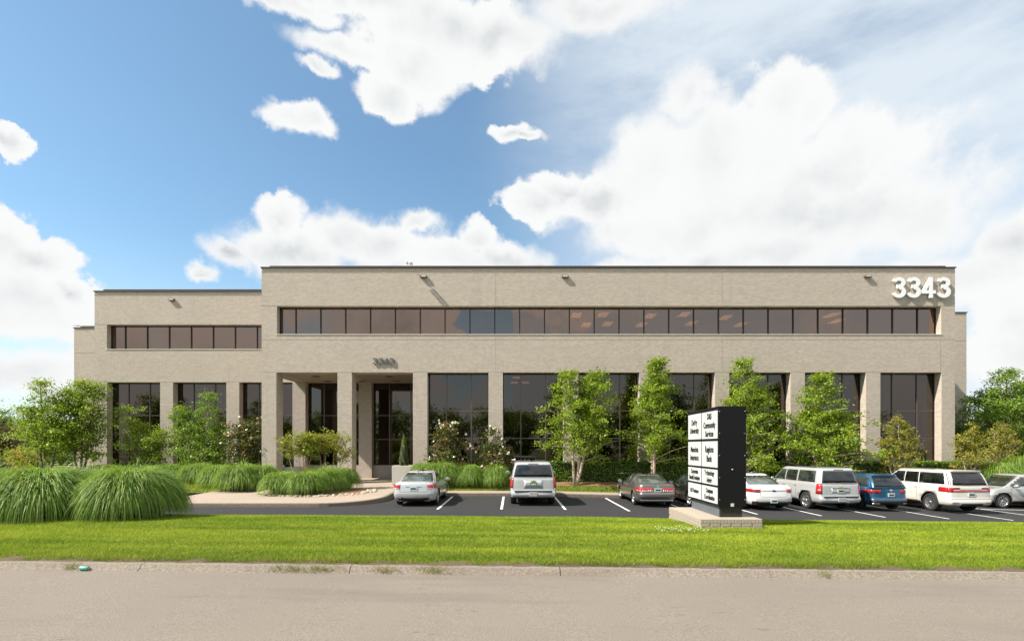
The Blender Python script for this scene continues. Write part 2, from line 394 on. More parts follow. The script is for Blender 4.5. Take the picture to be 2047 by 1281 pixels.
M['blade'] = leaf_mat('reed_blade', (0.09, 0.19, 0.022), (0.26, 0.40, 0.055), 0.36, 0.5, c3=(0.46, 0.44, 0.20), p3=0.06)
M['stone'] = plain('river_stone', (0.46, 0.40, 0.32), 0.8, var=0.3, scale=3)
# ------------------------------------------------------------------ terrain heights
def lot_z(x): return -0.024 * np.clip(np.asarray(x, float) - 1.5, 0, 32)
def road_z(x): return 0.69 - 0.0105 * np.clip(x, -60, 60)
def lawn_z(x, y):
    x = np.asarray(x, float); y = np.asarray(y, float)
    s = np.interp(y, [7.4, 9, 11, 12, 13, 14.0, 16.6], [0.775, 0.81, 0.835, 0.80, 0.735, 0.62, 0.02])
    k = np.interp(y, [12.5, 16.6], [1.0, 0.0])
    cross = -0.0105 * np.clip(x, -60, 60) * np.interp(y, [7.4, 12], [1.0, 0.85])
    return s + k * cross + (1 - k) * lot_z(x)
def walk_z(x, y): return np.interp(y, [21, 22, 31, 40], [0.15, 0.15, 0.38, 0.38])
def bed_z(x, y):      # planting bed in front of the right wing of glass
    lo = lot_z(x) + 0.15
    return lo + (0.5 - lo) * np.interp(y, [27.9, 29.3, 31], [0, 1, 1.05])
def lbed_z(x, y): return np.interp(y, [26.0, 31, 36, 50], [0.16, 0.34, 0.4, 0.4])
def gz(x, y):
    if y < 7.4: return float(road_z(x))
    if y < 16.6: return float(lawn_z(x, y))
    if x < -14.8 and y > 26: return float(lbed_z(x, y))
    if x < -5.9 and y > 21.7: return float(walk_z(x, y))
    if y < 26.5: return float(lot_z(x))
    if y < 27.9: return float(lot_z(x) + 0.15)
    return float(bed_z(x, y))
def sheet(name, xs, ys, zf, m, parent=None):
    X, Y = np.meshgrid(xs, ys); Z = np.broadcast_to(zf(X, Y), X.shape)
    v = np.stack([X.ravel(), Y.ravel(), Z.ravel()], 1); nx, ny = len(xs), len(ys)
    i = np.arange(nx * ny).reshape(ny, nx)
    f = np.stack([i[:-1, :-1].ravel(), i[:-1, 1:].ravel(), i[1:, 1:].ravel(), i[1:, :-1].ravel()], 1)
    return obj(name, mesh_np(name, v, f, True), m, parent)
LS = np.linspace
structure(sheet('ground', np.concatenate([LS(-900, -60, 8), LS(-50, 50, 11), LS(60, 900, 8)]), np.concatenate([LS(-900, -60, 8), LS(-50, 80, 14), LS(100, 1500, 10)]),
                lambda X, Y: np.where((np.abs(X) < 55) & (Y > -20) & (Y < 75), -1.4, -0.9), M['earth']))
structure(sheet('road', LS(-60, 60, 41), LS(-6, 7.36, 8), lambda X, Y: road_z(X) + 0.02 * np.cos((Y - 1) / 6.4), M['road']))
structure(sheet('verge_soil', LS(-60, 60, 61), LS(-30, -6, 5), lambda X, Y: road_z(X) + 0.06, M['soil']))
# road kerb: one long mountable kerb cast in sections
def kerb_section(xa, xb, prof, name, m, parent=None, zf=road_z):
    b = MB(); n = len(prof); v = []
    for x in (xa, xb): v += [(x, y, float(zf(x)) + z) for y, z in prof]
    b.add(v, [tuple(range(n)), tuple(range(2 * n - 1, n - 1, -1))] + [(i, (i + 1) % n, (i + 1) % n + n, i + n) for i in range(n)])
    return b.build(name, m, parent)
rk = bpy.data.objects.new('road_kerb', None); structure(link(rk))
xa = -42.0
while xa < 42:
    o = kerb_section(xa + 0.006, xa + 3.05 - 0.006, [(7.28, -0.2), (7.28, 0.002), (7.355, 0.008), (7.40, 0.055), (7.44, 0.098), (7.52, 0.106), (7.60, 0.09), (7.60, -0.2)], 'kerb_stone', M['kerb'], rk); xa += 3.05
# front lawn soil
structure(sheet('lawn', LS(-32, 32, 129), np.concatenate([LS(7.58, 13, 34), LS(13.2, 16.6, 18)]), lambda X, Y: lawn_z(X, Y), M['soil']))
structure(sheet('dirt_edge', LS(-20, 20, 161), LS(7.50, 7.72, 5), lambda X, Y: road_z(X) + 0.104 + 0.018 * np.sin(X * 9) * np.sin(X * 2.3) * (Y > 7.55) + 0.06 * (Y - 7.5), M['dirt']))
# car park
lot = structure(sheet('parking_lot', LS(-60, 45, 106), LS(16.4, 30, 12), lambda X, Y: lot_z(X) + 0 * Y, M['lot']))
def strip(name, pts, w, m, parent, dz=0.005, step=0.8):
    (x0, y0), (x1, y1) = pts; L = math.hypot(x1 - x0, y1 - y0); n = max(2, int(L / step)); ux, uy = (x1 - x0) / L, (y1 - y0) / L
    v = []; f = []
    for i in range(n + 1):
        t = i / n * L
        for s_ in (-1, 1):
            px = x0 + ux * t - uy * s_ * w / 2; py = y0 + uy * t + ux * s_ * w / 2
            v.append((px, py, float(lot_z(px)) + dz))
        if i: f.append((2 * i - 2, 2 * i - 1, 2 * i + 1, 2 * i))
    me = bpy.data.meshes.new(name); me.from_pydata(v, [], f); me.update(); return obj(name, me, m, parent)
for k in range(11):
    x = -3.05 + 2.62 * k
    if x < 23.5: strip('parking_line', [(x, 20.9), (x, 26.2)], 0.10, M['paint'], lot)
strip('parking_line', [(22.2, 25.3), (33, 25.0)], 0.10, M['paint'], lot)
# entry plaza with rounded kerb
def slab(name, outline, zt, zb, m, parent=None, top_inset=None):
    n = len(outline); bm = bmesh.new()
    t = [bm.verts.new((x, y, float(zt(x, y)))) for x, y in outline]; b = [bm.verts.new((x, y, float(zt(x, y)) - zb)) for x, y in outline]
    bm.faces.new(t); 
    for i in range(n): bm.faces.new((t[i], b[i], b[(i + 1) % n], t[(i + 1) % n]))
    bmesh.ops.triangulate(bm, faces=[f for f in bm.faces if len(f.verts) > 4]); bmesh.ops.recalc_face_normals(bm, faces=bm.faces)
    me = bpy.data.meshes.new(name); bm.to_mesh(me); bm.free(); return obj(name, me, m, parent)
arc = [(-8.6 + 2.65 * math.sin(a), 24.35 - 2.65 * math.cos(a)) for a in LS(0, math.pi / 2, 12)]
front = [(-15.6, 21.72), (-14.6, 21.70)] + arc + [(-5.95, 26.5)]
plaza = structure(slab('entry_plaza', [(x, y) for x, y in front[:-1]] + [(-5.95, 26.5), (-5.95, 27.9), (-5.2, 28.3), (-5.0, 31.5), (-5.0, 36.2), (-15.6, 36.2)], lambda x, y: walk_z(x, y), 0.35, M['walk']))
# kerb of the plaza: dark exposed-aggregate edge, pieces along the curve
def kerb_run(path, name, parent, zf, m, w=0.16, up=0.006):
    b = MB(); v = []; n = len(path)
    for i, (x, y) in enumerate(path):
        a = path[max(i - 1, 0)]; c = path[min(i + 1, n - 1)]; tx, ty = c[0] - a[0], c[1] - a[1]; L = math.hypot(tx, ty); nx, ny = ty / L, -tx / L
        z = float(zf(x, y))
        v += [(x + nx * 0.03, y + ny * 0.03, z - 0.35), (x + nx * 0.02, y + ny * 0.02, z - 0.02), (x, y, z + up), (x - nx * w, y - ny * w, z + up), (x - nx * w, y - ny * w, z - 0.3)]
    f = [tuple(range(5)), tuple(range(5 * n - 1, 5 * n - 6, -1))]
    for i in range(n - 1):
        for k in range(5): f.append((i * 5 + k, i * 5 + (k + 1) % 5, i * 5 + 5 + (k + 1) % 5, i * 5 + 5 + k))
    return b.add(v, f).build(name, m, parent)
pk = bpy.data.objects.new('car_park_kerb', None); structure(link(pk))
kerb_run(front, 'kerb_stone', pk, lambda x, y: walk_z(x, y), M['kerb2'])
for i in range(9):
    x0 = -5.9 + i * 3.16; kerb_run([(x0 + 0.004, 26.5), (x0 + 1.6, 26.5), (x0 + 3.15, 26.5)], 'kerb_stone', pk, lambda x, y: lot_z(x) + 0.15, M['kerb2'])
kerb_run([(22.55, 26.5), (22.7, 27.2), (22.9, 28.0), (23.6, 28.6), (33, 28.8)], 'kerb_stone', pk, lambda x, y: lot_z(x) + 0.15, M['kerb2'])
pav = bpy.data.objects.new('pavement', None); structure(link(pav))
for i in range(19):      # concrete flags with open joints
    x0 = -5.9 + i * 1.5; x1 = min(x0 + 1.494, 22.5)
    slab('paving_slab', [(x0, 26.66), (x1, 26.66), (x1, 27.9), (x0, 27.9)], lambda x, y: lot_z(x) + 0.153, 0.2, M['walk'], pav)
structure(sheet('grass_strip', LS(-5.2, 24, 60), LS(27.88, 28.75, 5), lambda X, Y: bed_z(X, Y) + 0.0, M['soil']))
structure(sheet('mulch_bed', LS(-5.1, 33, 78), LS(28.7, 30.95, 8), lambda X, Y: bed_z(X, Y) + 0.004 + 0.03 * np.sin(X * 5.1) * np.sin(Y * 7.3), M['mulch']))
structure(sheet('side_bed', LS(22.9, 45, 24), LS(28.2, 28.75, 3), lambda X, Y: np.interp(Y, [28.2, 28.75], [-1, 0]) * 0.02 + np.maximum(lot_z(X) + 0.14, bed_z(X, Y) - 0.01), M['mulch']))
structure(sheet('rear_ground', LS(26.9, 60, 12), LS(28.7, 80, 16), lambda X, Y: 0.02 * (Y - 28) - 0.1, M['soil']))
structure(sheet('left_bed', LS(-62, -15.6, 47), LS(26.4, 70, 30), lambda X, Y: lbed_z(X, Y), M['soil']))
structure(sheet('left_lawn_patch', LS(-15.58, -12.3, 9), LS(26.6, 35.6, 14), lambda X, Y: walk_z(X, Y) + 0.03, M['mulch']))
# island mound of mulch and river stones
def mound(name, cx, cy, rx, ry, h, m):
    v = [(cx, cy, float(gz(cx, cy)) + h)]; f = []; n = 28
    for j, rr in enumerate((0.45, 0.8, 1.0)):
        for k in range(n):
            th = 2 * math.pi * k / n; w = 1 + 0.06 * math.sin(3 * th + cx)
            x, y = cx + rx * rr * w * math.cos(th), cy + ry * rr * w * math.sin(th)
            v.append((x, y, float(gz(x, y)) + (h * 0.85, h * 0.5, -0.02)[j]))
    for k in range(n):
        f.append((0, 1 + k, 1 + (k + 1) % n))
        for j in range(2): f.append((1 + j * n + k, 1 + (j + 1) * n + k, 1 + (j + 1) * n + (k + 1) % n, 1 + j * n + (k + 1) % n))
    me = bpy.data.meshes.new(name); me.from_pydata(v, [], f); me.update(); return structure(obj(name, me, m))
mound('island_bed', -9.9, 26.2, 2.7, 2.1, 0.10, M['mulch'])
# ------------------------------------------------------------------ the office building
DB, DL, DW, DF = 30.9, 35.6, 41.2, 46.5      # facade planes: main block, left block, right rear wing, far left wing
SB, SL, SW, SF = F / DB, F / DL, F / DW, F / DF
bX = lambda p: (p - CX) / SB
bZ = lambda p: CH + (HY - p) / SB
lX = lambda p: (p - CX) / SL
TOP, HEAD2, SILL2, HEAD1, GLB = bZ(536), bZ(611.5), bZ(669.5), bZ(744), 1.26
BLD = thing('office_building', 'long taupe painted brick office building with bronze ribbon windows and number 3343', 'building', (0, DB, 0))
class Off:     # parts are modelled in world coordinates and hung under the building at its base
    pass
def part(mb, name, m, parent=None, off=(0, DB, 0)):
    me = mb.mesh(name) if isinstance(mb, MB) else mb
    o = obj(name, me, m, parent if parent is not None else BLD)
    if parent is None: o.location = (-off[0], -off[1], -off[2])
    return o
def wall_holes(x0, x1, z0, z1, holes, y0, y1):
    """slab facing -y with rectangular through-openings"""
    xs = sorted(set([x0, x1] + [h[0] for h in holes] + [h[1] for h in holes])); zs = sorted(set([z0, z1] + [h[2] for h in holes] + [h[3] for h in holes]))
    xs = [x for x in xs if x0 <= x <= x1]; zs = [z for z in zs if z0 <= z <= z1]
    solid = lambda i, j: 0 <= i < len(xs) - 1 and 0 <= j < len(zs) - 1 and not any(h[0] <= (xs[i] + xs[i + 1]) / 2 <= h[1] and h[2] <= (zs[j] + zs[j + 1]) / 2 <= h[3] for h in holes)
    b = MB()
    for i in range(len(xs) - 1):
        for j in range(len(zs) - 1):
            if not solid(i, j): continue
            a, c, d, e = xs[i], xs[i + 1], zs[j], zs[j + 1]
            b.add([(a, y0, d), (c, y0, d), (c, y0, e), (a, y0, e)], [(0, 1, 2, 3)]); b.add([(a, y1, d), (c, y1, d), (c, y1, e), (a, y1, e)], [(3, 2, 1, 0)])
            if not solid(i - 1, j): b.add([(a, y0, d), (a, y1, d), (a, y1, e), (a, y0, e)], [(3, 2, 1, 0)])
            if not solid(i + 1, j): b.add([(c, y0, d), (c, y1, d), (c, y1, e), (c, y0, e)], [(0, 1, 2, 3)])
            if not solid(i, j - 1): b.add([(a, y0, d), (a, y1, d), (c, y1, d), (c, y0, d)], [(3, 2, 1, 0)])
            if not solid(i, j + 1): b.add([(a, y0, e), (a, y1, e), (c, y1, e), (c, y0, e)], [(0, 1, 2, 3)])
    me = bpy.data.meshes.new('wall'); me.from_pydata(b.v, [], b.f); me.update()
    bm = bmesh.new(); bm.from_mesh(me); bmesh.ops.remove_doubles(bm, verts=bm.verts, dist=1e-4); bmesh.ops.recalc_face_normals(bm, faces=bm.faces); bm.to_mesh(me); bm.free()
    return me
OPN = [(bX(552.3 + 150.95 * i), bX(552.3 + 150.95 * i + 122.2)) for i in range(9)]
holes = [(a, b, -0.3, HEAD1) for a, b in OPN] + [(bX(553.5), bX(1881.5), SILL2, HEAD2)]
XL, XR = bX(523), bX(1909)
part(wall_holes(XL, XR, -0.3, TOP, holes, DB, DB + 0.9), 'front_wall', M['brick'])
LOPN = [(lX(213.5 + 132.35 * i), lX(213.5 + 132.35 * i + 106.5)) for i in range(5)]
LXL = lX(189); Lstrip = (lX(213.5), lX(560))
part(wall_holes(LXL, -4.9, -0.3, TOP, [(a, b, -0.3, HEAD1) for a, b in LOPN] + [(Lstrip[0], Lstrip[1], SILL2, HEAD2)], DL, DL + 0.9), 'left_wall', M['brick'])
part(MB().box(XR - 0.5, XR, DB + 0.9, DL + 14, -0.3, TOP), 'end_wall', M['brick'])
part(MB().box(XL, XL + 0.86, DB + 0.9, DL, HEAD1, TOP), 'porch_side_wall', M['brick'])
part(MB().box(bX(827) + 0.02, bX(855), DB + 0.9, DL, -0.3, HEAD1), 'porch_end_wall', M['brick'])
part(MB().box(LXL, LXL + 0.5, DL + 0.9, DF, -0.3, TOP), 'left_end_wall', M['brick'])
part(MB().box((148 - CX) / SF, LXL + 4, DF, DF + 0.5, -0.3, TOP), 'far_left_wall', M['brick'])
part(MB().box(XR, 30.8, DL, DW, -0.3, TOP), 'right_step_wall', M['brick'])
part(MB().box(XR - 0.3, (1932 - CX) / SW, DW, DW + 6, -0.3, TOP), 'right_wing_wall', M['brick'])
# roofs
part(MB().box(XL + 0.3, XR - 0.3, DB + 0.9, DF + 6, TOP - 0.5, TOP - 0.3), 'roof_slab', M['flash'])
part(MB().box(LXL + 0.2, XL + 0.3, DL + 0.9, DF + 6, TOP - 0.51, TOP - 0.31), 'roof_slab', M['flash'])
# coping strips and the raised gravel stop behind them
def coping(x0, x1, y0, y1):
    part(MB().bbox(x0, x1, y0, y1, TOP + 0.001, TOP + 0.07, 0.012), 'coping', M['coping'])
coping(XL - 0.06, XR + 0.06, DB - 0.06, DB + 0.42)
coping(LXL - 0.06, XL - 0.065, DL - 0.06, DL + 0.42)
coping((148 - CX) / SF - 0.06, LXL + 3, DF - 0.06, DF + 0.42)
coping(30.8 + 0.01, (1932 - CX) / SW + 0.06, DW - 0.06, DW + 0.42)
def stop(x0, x1, y0, z=0.42):
    part(MB().bbox(x0, x1, y0, y0 + 0.35, TOP - 0.3, TOP + z - 0.06, 0.02), 'roof_curb', M['flash'])
    part(MB().bbox(x0 - 0.03, x1 + 0.03, y0 - 0.03, y0 + 0.38, TOP + z - 0.06, TOP + z, 0.015), 'roof_edge_trim', M['coping'])
stop((540 - CX) / F * 31.75, (1889 - CX) / F * 31.75, 31.75, 0.44)
stop((207 - CX) / F * 36.45, XL - 0.1, 36.45, 0.43)
stop((160 - CX) / F * 47.4, LXL + 2, 47.4, 0.42)
# facing band under the coping
for x0, x1, y in ((XL, XR, DB), (LXL, XL - 0.01, DL)):
    part(MB().box(x0, x1, y - 0.012, y - 0.001, TOP - 0.24, TOP - 0.20), 'control_joint', M['joint'])
# control joints
def joint(x0, x1, z0, z1, y): part(MB().box(x0, x1, y - 0.004, y + 0.02, z0, z1), 'control_joint', M['joint'])
for p in (991, 1444, 1880): joint(bX(p) - 0.008, bX(p) + 0.008, HEAD2 + 0.05, TOP - 0.25, DB); joint(bX(p) - 0.008, bX(p) + 0.008, HEAD1 + 0.02, SILL2 - 0.12, DB)
joint(XL, bX(553) - 0.02, HEAD2, HEAD2 + 0.016, DB); joint(bX(1882.5), XR, HEAD2, HEAD2 + 0.016, DB)
joint(XL, XR, SILL2 - 0.30, SILL2 - 0.285, DB)
joint(XL, OPN[0][0], HEAD1, HEAD1 + 0.016, DB)
for i in range(8): joint(OPN[i][1], OPN[i + 1][0], HEAD1, HEAD1 + 0.016, DB)
joint(LXL, LOPN[0][0], HEAD1, HEAD1 + 0.016, DL); joint(LXL, Lstrip[0] - 0.02, HEAD2, HEAD2 + 0.016, DL)
for i in range(2): joint(LOPN[i][1], LOPN[i + 1][0], HEAD1, HEAD1 + 0.016, DL)
joint((148 - CX) / SF, LXL, HEAD2, HEAD2 + 0.02, DF); joint(30.8, (1932 - CX) / SW, HEAD2, HEAD2 + 0.02, DW)
# windows: frame mesh, mullions and panes as its pieces
_pane = {}
def pane(parent, x0, x1, z0, z1, y, gm='glass'):
    k = (round(x1 - x0, 3), round(z1 - z0, 3), gm)
    if k not in _pane: _pane[k] = MB().box(-k[0] / 2, k[0] / 2, -0.006, 0.006, -k[1] / 2, k[1] / 2).mesh('pane'); _pane[k].materials.append(M[gm])
    o = bpy.data.objects.new('pane', _pane[k]); o.parent = parent; COL.objects.link(o)
    o.location = ((x0 + x1) / 2, y, (z0 + z1) / 2); o.rotation_euler = (random.uniform(-0.0016, 0.0016), 0, random.uniform(-0.002, 0.002))
def window(x0, x1, z0, z1, y, vs_, hs, fw=0.055, heavy=None):
    f = MB()
    f.box(x0 + 0.004, x1 - 0.004, y - 0.05, y + 0.07, z1 - fw, z1 - 0.004); f.box(x0 + 0.004, x1 - 0.004, y - 0.05, y + 0.07, z0 + 0.004, z0 + fw)
    f.box(x0 + 0.004, x0 + fw, y - 0.048, y + 0.068, z0 + fw, z1 - fw); f.box(x1 - fw, x1 - 0.004, y - 0.048, y + 0.068, z0 + fw, z1 - fw)
    w = part(f, 'window', M['frame'])
    xs = [x0 + fw] + vs_ + [x1 - fw]; zs = [z0 + fw] + hs + [z1 - fw]
    for v in vs_: part(MB().box(v - 0.032, v + 0.032, y - 0.06, y + 0.06, z0 + fw, z1 - fw), 'mullion', M['frame2'] if hs else M['frame'], w)
    for h in hs: part(MB().box(x0 + fw, x1 - fw, y - 0.04, y + 0.055, h - 0.028, h + 0.028), 'transom', M['frame2'], w)
    for i in range(len(xs) - 1):
        for j in range(len(zs) - 1):
            pane(w, xs[i] + (0.032 if i else 0), xs[i + 1] - (0.032 if i < len(xs) - 2 else 0), zs[j] + (0.028 if j else 0), zs[j + 1] - (0.028 if j < len(zs) - 2 else 0), y, 'glass_low' if hs else 'glass')
    return w
HM = [3.08, 4.77]
for i in range(2, 9):
    a, b = OPN[i]; window(a, b, GLB, HEAD1, DB + 0.56, [a + 1.10, a + 1.10 + 1.524], HM)
    part(MB().box(a, b, DB + 0.5, DB + 0.62, -0.2, GLB - 0.002), 'base_panel', M['concrete'])
for i, (a, b) in enumerate(LOPN):
    window(a, b, GLB, HEAD1, DL + 0.56, [a + 1.12, a + 1.12 + 1.52], HM)
    part(MB().box(a, b, DL + 0.5, DL + 0.62, -0.2, GLB - 0.002), 'base_panel', M['concrete'])
s0, s1 = bX(553.5), bX(1881.5); yst = DB + 0.43; k = 1020 / yst
first = (592 - CX) / k
window(s0, s1, SILL2 + 0.05, HEAD2, yst, [first + 1.5248 * i for i in range(26)], [])
l0, l1 = Lstrip; yl = DL + 0.43; kl = 1020 / yl; fl = (251.5 - CX) / kl
window(l0, l1, SILL2 + 0.05, HEAD2, yl, [fl + 1.55 * i for i in range(7)], [])
part(MB().bbox(s0 - 0.05, s1 + 0.05, DB - 0.03, DB + 0.36, SILL2 + 0.002, SILL2 + 0.048, 0.008), 'sill', M['sill'])
part(MB().bbox(l0 - 0.05, l1 - 0.2, DL - 0.03, DL + 0.36, SILL2 + 0.002, SILL2 + 0.048, 0.008), 'sill', M['sill'])
# interiors seen through the bronze glass
part(MB().box(XL + 0.9, XR - 0.6, DB + 0.91, DB + 9, HEAD2 + 0.12, HEAD2 + 0.2), 'office_ceiling', M['inceil'])
part(MB().box(XL + 0.9, XR - 0.6, DB + 0.91, DB + 9, SILL2 - 0.9, SILL2 - 0.8), 'office_floor', M['infloor'])
part(MB().box(XL + 0.9, XR - 0.6, DB + 9.02, DB + 9.2, -0.2, TOP - 0.6), 'office_back_wall', M['inwall'])
part(MB().box(bX(855) + 0.01, XR - 0.6, DB + 0.92, DB + 9, HEAD1 + 0.1, HEAD1 + 0.2), 'lobby_ceiling', M['inceil'])
part(MB().box(bX(855) + 0.01, XR - 0.6, DB + 0.93, DB + 9, -0.1, 0.35), 'lobby_floor', M['infloor'])
part(MB().box(LXL + 0.6, XL + 0.9, DL + 8, DL + 8.2, -0.2, TOP - 0.6), 'office_back_wall', M['inwall'])
part(MB().box(LXL + 0.6, bX(827), DL + 0.92, DL + 7.9, HEAD1 + 0.1, HEAD1 + 0.2), 'lobby_ceiling', M['inceil'])
part(MB().box(LXL + 0.6, XL, DL + 0.92, DL + 7.9, HEAD2 + 0.12, HEAD2 + 0.2), 'office_ceiling', M['inceil'])
part(MB().box(LXL + 0.6, bX(827), DL + 0.93, DL + 7.9, -0.1, 0.35), 'lobby_floor', M['infloor'])
part(MB().box(bX(840), bX(848), DL + 0.95, DL + 7.9, 0.35, HEAD1 + 0.1), 'partition', M['inwall'])
_lm = {}
def troffer(x, y, z, w=0.6, d=1.2):
    if (w, d) not in _lm: _lm[(w, d)] = MB().box(-w / 2, w / 2, -d / 2, d / 2, -0.02, 0.0).mesh('ceiling_light'); _lm[(w, d)].materials.append(M['tube_light'])
    o = bpy.data.objects.new('ceiling_light', _lm[(w, d)]); COL.objects.link(o); o.parent = BLD; o.location = (x, y - DB, z)
for px, dy in ((1152, 2.6), (1172, 5.2), (1206, 2.4), (1214, 5.0), (1300, 2.8), (1282, 5.2), (1368, 2.4), (1382, 4.8), (1450, 3.2), (1480, 5.2), (1662, 2.6), (1672, 4.2)):
    y = DB + dy; troffer((px - CX) * y / F, y, HEAD2 + 0.115)
for px, dy in ((1028, 5.6), (1050, 5.6), (1032, 3.0)):
    y = DB + dy; troffer((px - CX) * y / F, y, HEAD1 + 0.095, 0.5, 0.9)
# porch ceiling: smooth panel to the left, slatted bay to the right
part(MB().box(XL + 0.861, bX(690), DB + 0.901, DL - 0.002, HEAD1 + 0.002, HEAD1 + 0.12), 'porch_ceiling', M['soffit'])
part(MB().box(bX(690), bX(827), DB + 0.901, DL - 0.002, HEAD1 + 0.06, HEAD1 + 0.16), 'porch_ceiling', M['frame'])
sl = MB(); n = 0
x = bX(690) + 0.02
while x < bX(827) - 0.02:
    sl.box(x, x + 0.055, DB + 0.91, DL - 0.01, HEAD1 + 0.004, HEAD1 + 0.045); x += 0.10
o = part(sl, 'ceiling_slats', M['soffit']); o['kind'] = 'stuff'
for px, py in ((632, 752), (656, 761.5), (725, 761.5), (778, 752), (793, 761.5)):
    y = (HEAD1 - CH) * F / (HY - py); xx = (px - CX) * y / F
    part(MB().bbox(xx - 0.22, xx + 0.22, y - 0.22, y + 0.22, HEAD1 - 0.03, HEAD1 + 0.001, 0.008), 'soffit_light', M['fixture'])
# wall lights and cameras
def wall_light(px, py, D_):
    s_ = F / D_; x, z = (px - CX) / s_, CH + (HY - py) / s_
    w = part(MB().bbox(x - 0.2, x + 0.2, D_ - 0.16, D_ - 0.001, z - 0.07, z + 0.07, 0.015), 'wall_light', M['fixture'])
    part(MB().box(x - 0.15, x + 0.15, D_ - 0.165, D_ - 0.1601, z - 0.04, z + 0.035), 'lens', M['sill'], w)
for a in ((847, 553.5, DB), (1129.5, 553.5, DB), (1733, 553, DB), (344.5, 599.5, DL)): wall_light(*a)
def camera_arm(px, D_):
    x = (px - CX) / (F / D_)
    w = part(MB().tube([(x, D_ + 0.1, TOP + 0.08), (x, D_ - 0.3, TOP + 0.16), (x + 0.02, D_ - 0.62, TOP + 0.14)], 0.022, 8), 'camera_bracket', M['white'])
    part(MB().bbox(x - 0.16, x - 0.05, D_ - 0.85, D_ - 0.45, TOP + 0.05, TOP + 0.16, 0.015), 'security_camera', M['white'], w)
    part(MB().bbox(x + 0.08, x + 0.19, D_ - 0.82, D_ - 0.42, TOP + 0.03, TOP + 0.14, 0.015), 'security_camera', M['white'], w)
camera_arm(822, DB); camera_arm(165, DF)
# house numbers: bold sans digits cut from thick sheet, built from strokes
def stroke(path, hw, y0, y1):
    """flat ribbon of half width hw along an (x, z) path, extruded between y0 and y1"""
    n = len(path); L_, R_ = [], []
    for i, (x, z) in enumerate(path):
        a, b = path[max(i - 1, 0)], path[min(i + 1, n - 1)]; tx, tz = b[0] - a[0], b[1] - a[1]; l = math.hypot(tx, tz); nx, nz = -tz / l, tx / l
        L_.append((x + nx * hw, z + nz * hw)); R_.append((x - nx * hw, z - nz * hw))
    m = MB(); v = [(x, y0, z) for x, z in L_ + R_] + [(x, y1, z) for x, z in L_ + R_]; f = []; N = 2 * n
    for i in range(n - 1):
        f += [(i, i + 1, n + i + 1, n + i), (N + i, N + n + i, N + n + i + 1, N + i + 1), (i, N + i, N + i + 1, i + 1), (n + i, n + i + 1, N + n + i + 1, N + n + i)]
    f += [(0, n, N + n, N), (n - 1, N + n - 1, N + 2 * n - 1, 2 * n - 1)]
    m.add(v, f); return m
def arc(cx, cz, rx, rz, a0, a1, n=18): return [(cx + rx * math.cos(R(a)), cz + rz * math.sin(R(a))) for a in np.linspace(a0, a1, n)]
def digit_mesh(ch, depth):
    m = MB(); hw = 0.082
    if ch == '3':
        parts = [(arc(0, 0.245, 0.215, 0.173, 168, -82), 0.0), (arc(-0.005, -0.205, 0.243, 0.213, 84, -168), 0.0012), ([(-0.09, 0.055), (0.03, 0.055)], -0.0012)]
    else:
        parts = [([(0.10, 0.5), (0.10, -0.5)], 0.0), ([(-0.31, -0.215), (0.31, -0.215)], 0.0012), ([(0.085, 0.415), (-0.235, -0.20)], -0.0012)]
    for path, dz in parts:
        q_ = stroke(path, hw * (1.0 if ch == '3' else 0.98), -depth / 2 - dz, depth / 2 + dz); m.add(q_.v, q_.f)
    return m
def digits(px0, px1, py, cap_px, D_, m, depth, standoff):
    s_ = F / D_; z = CH + (HY - py) / s_; cap = cap_px / s_; step = (px1 - px0) / s_ / 4
    for i, ch in enumerate('3343'):
        k = step * 0.95 / 0.65; b = digit_mesh(ch, depth); b.v = [(x * k, y, zz_ * cap) for x, y, zz_ in b.v]
        o = b.build('digit', m, BLD); o.location = ((px0 - CX) / s_ + step * (i + 0.5), -standoff, z)
digits(1779, 1898, 576, 41, DB, M['white'], 0.09, 0.10)
digits(745, 789, 722, 12.5, DB, M['greymetal'], 0.06, 0.055)
# ------------------------------------------------------------------ foliage builders
def leaf_quads(pos, nrm, size, aspect=0.62, rng=RNG):
    """rhombic leaf blades at pos facing nrm"""
    n = len(pos); nrm = nrm / (np.linalg.norm(nrm, axis=1, keepdims=True) + 1e-9)
    t = rng.normal(size=(n, 3)); t -= (t * nrm).sum(1, keepdims=True) * nrm; t /= np.linalg.norm(t, axis=1, keepdims=True) + 1e-9
    b = np.cross(nrm, t); s = (size * rng.uniform(0.65, 1.25, n))[:, None]
    fold = nrm * s * 0.12
    v = np.stack([pos - t * s * 0.5, pos + b * s * aspect * 0.5 - fold + t * s * 0.05, pos + t * s * 0.5, pos - b * s * aspect * 0.5 - fold + t * s * 0.05], 1).reshape(-1, 3)
    return v, np.arange(n * 4).reshape(n, 4)
def bez(p0, p1, p2, t): return (1 - t) ** 2 * p0 + 2 * t * (1 - t) * p1 + t * t * p2
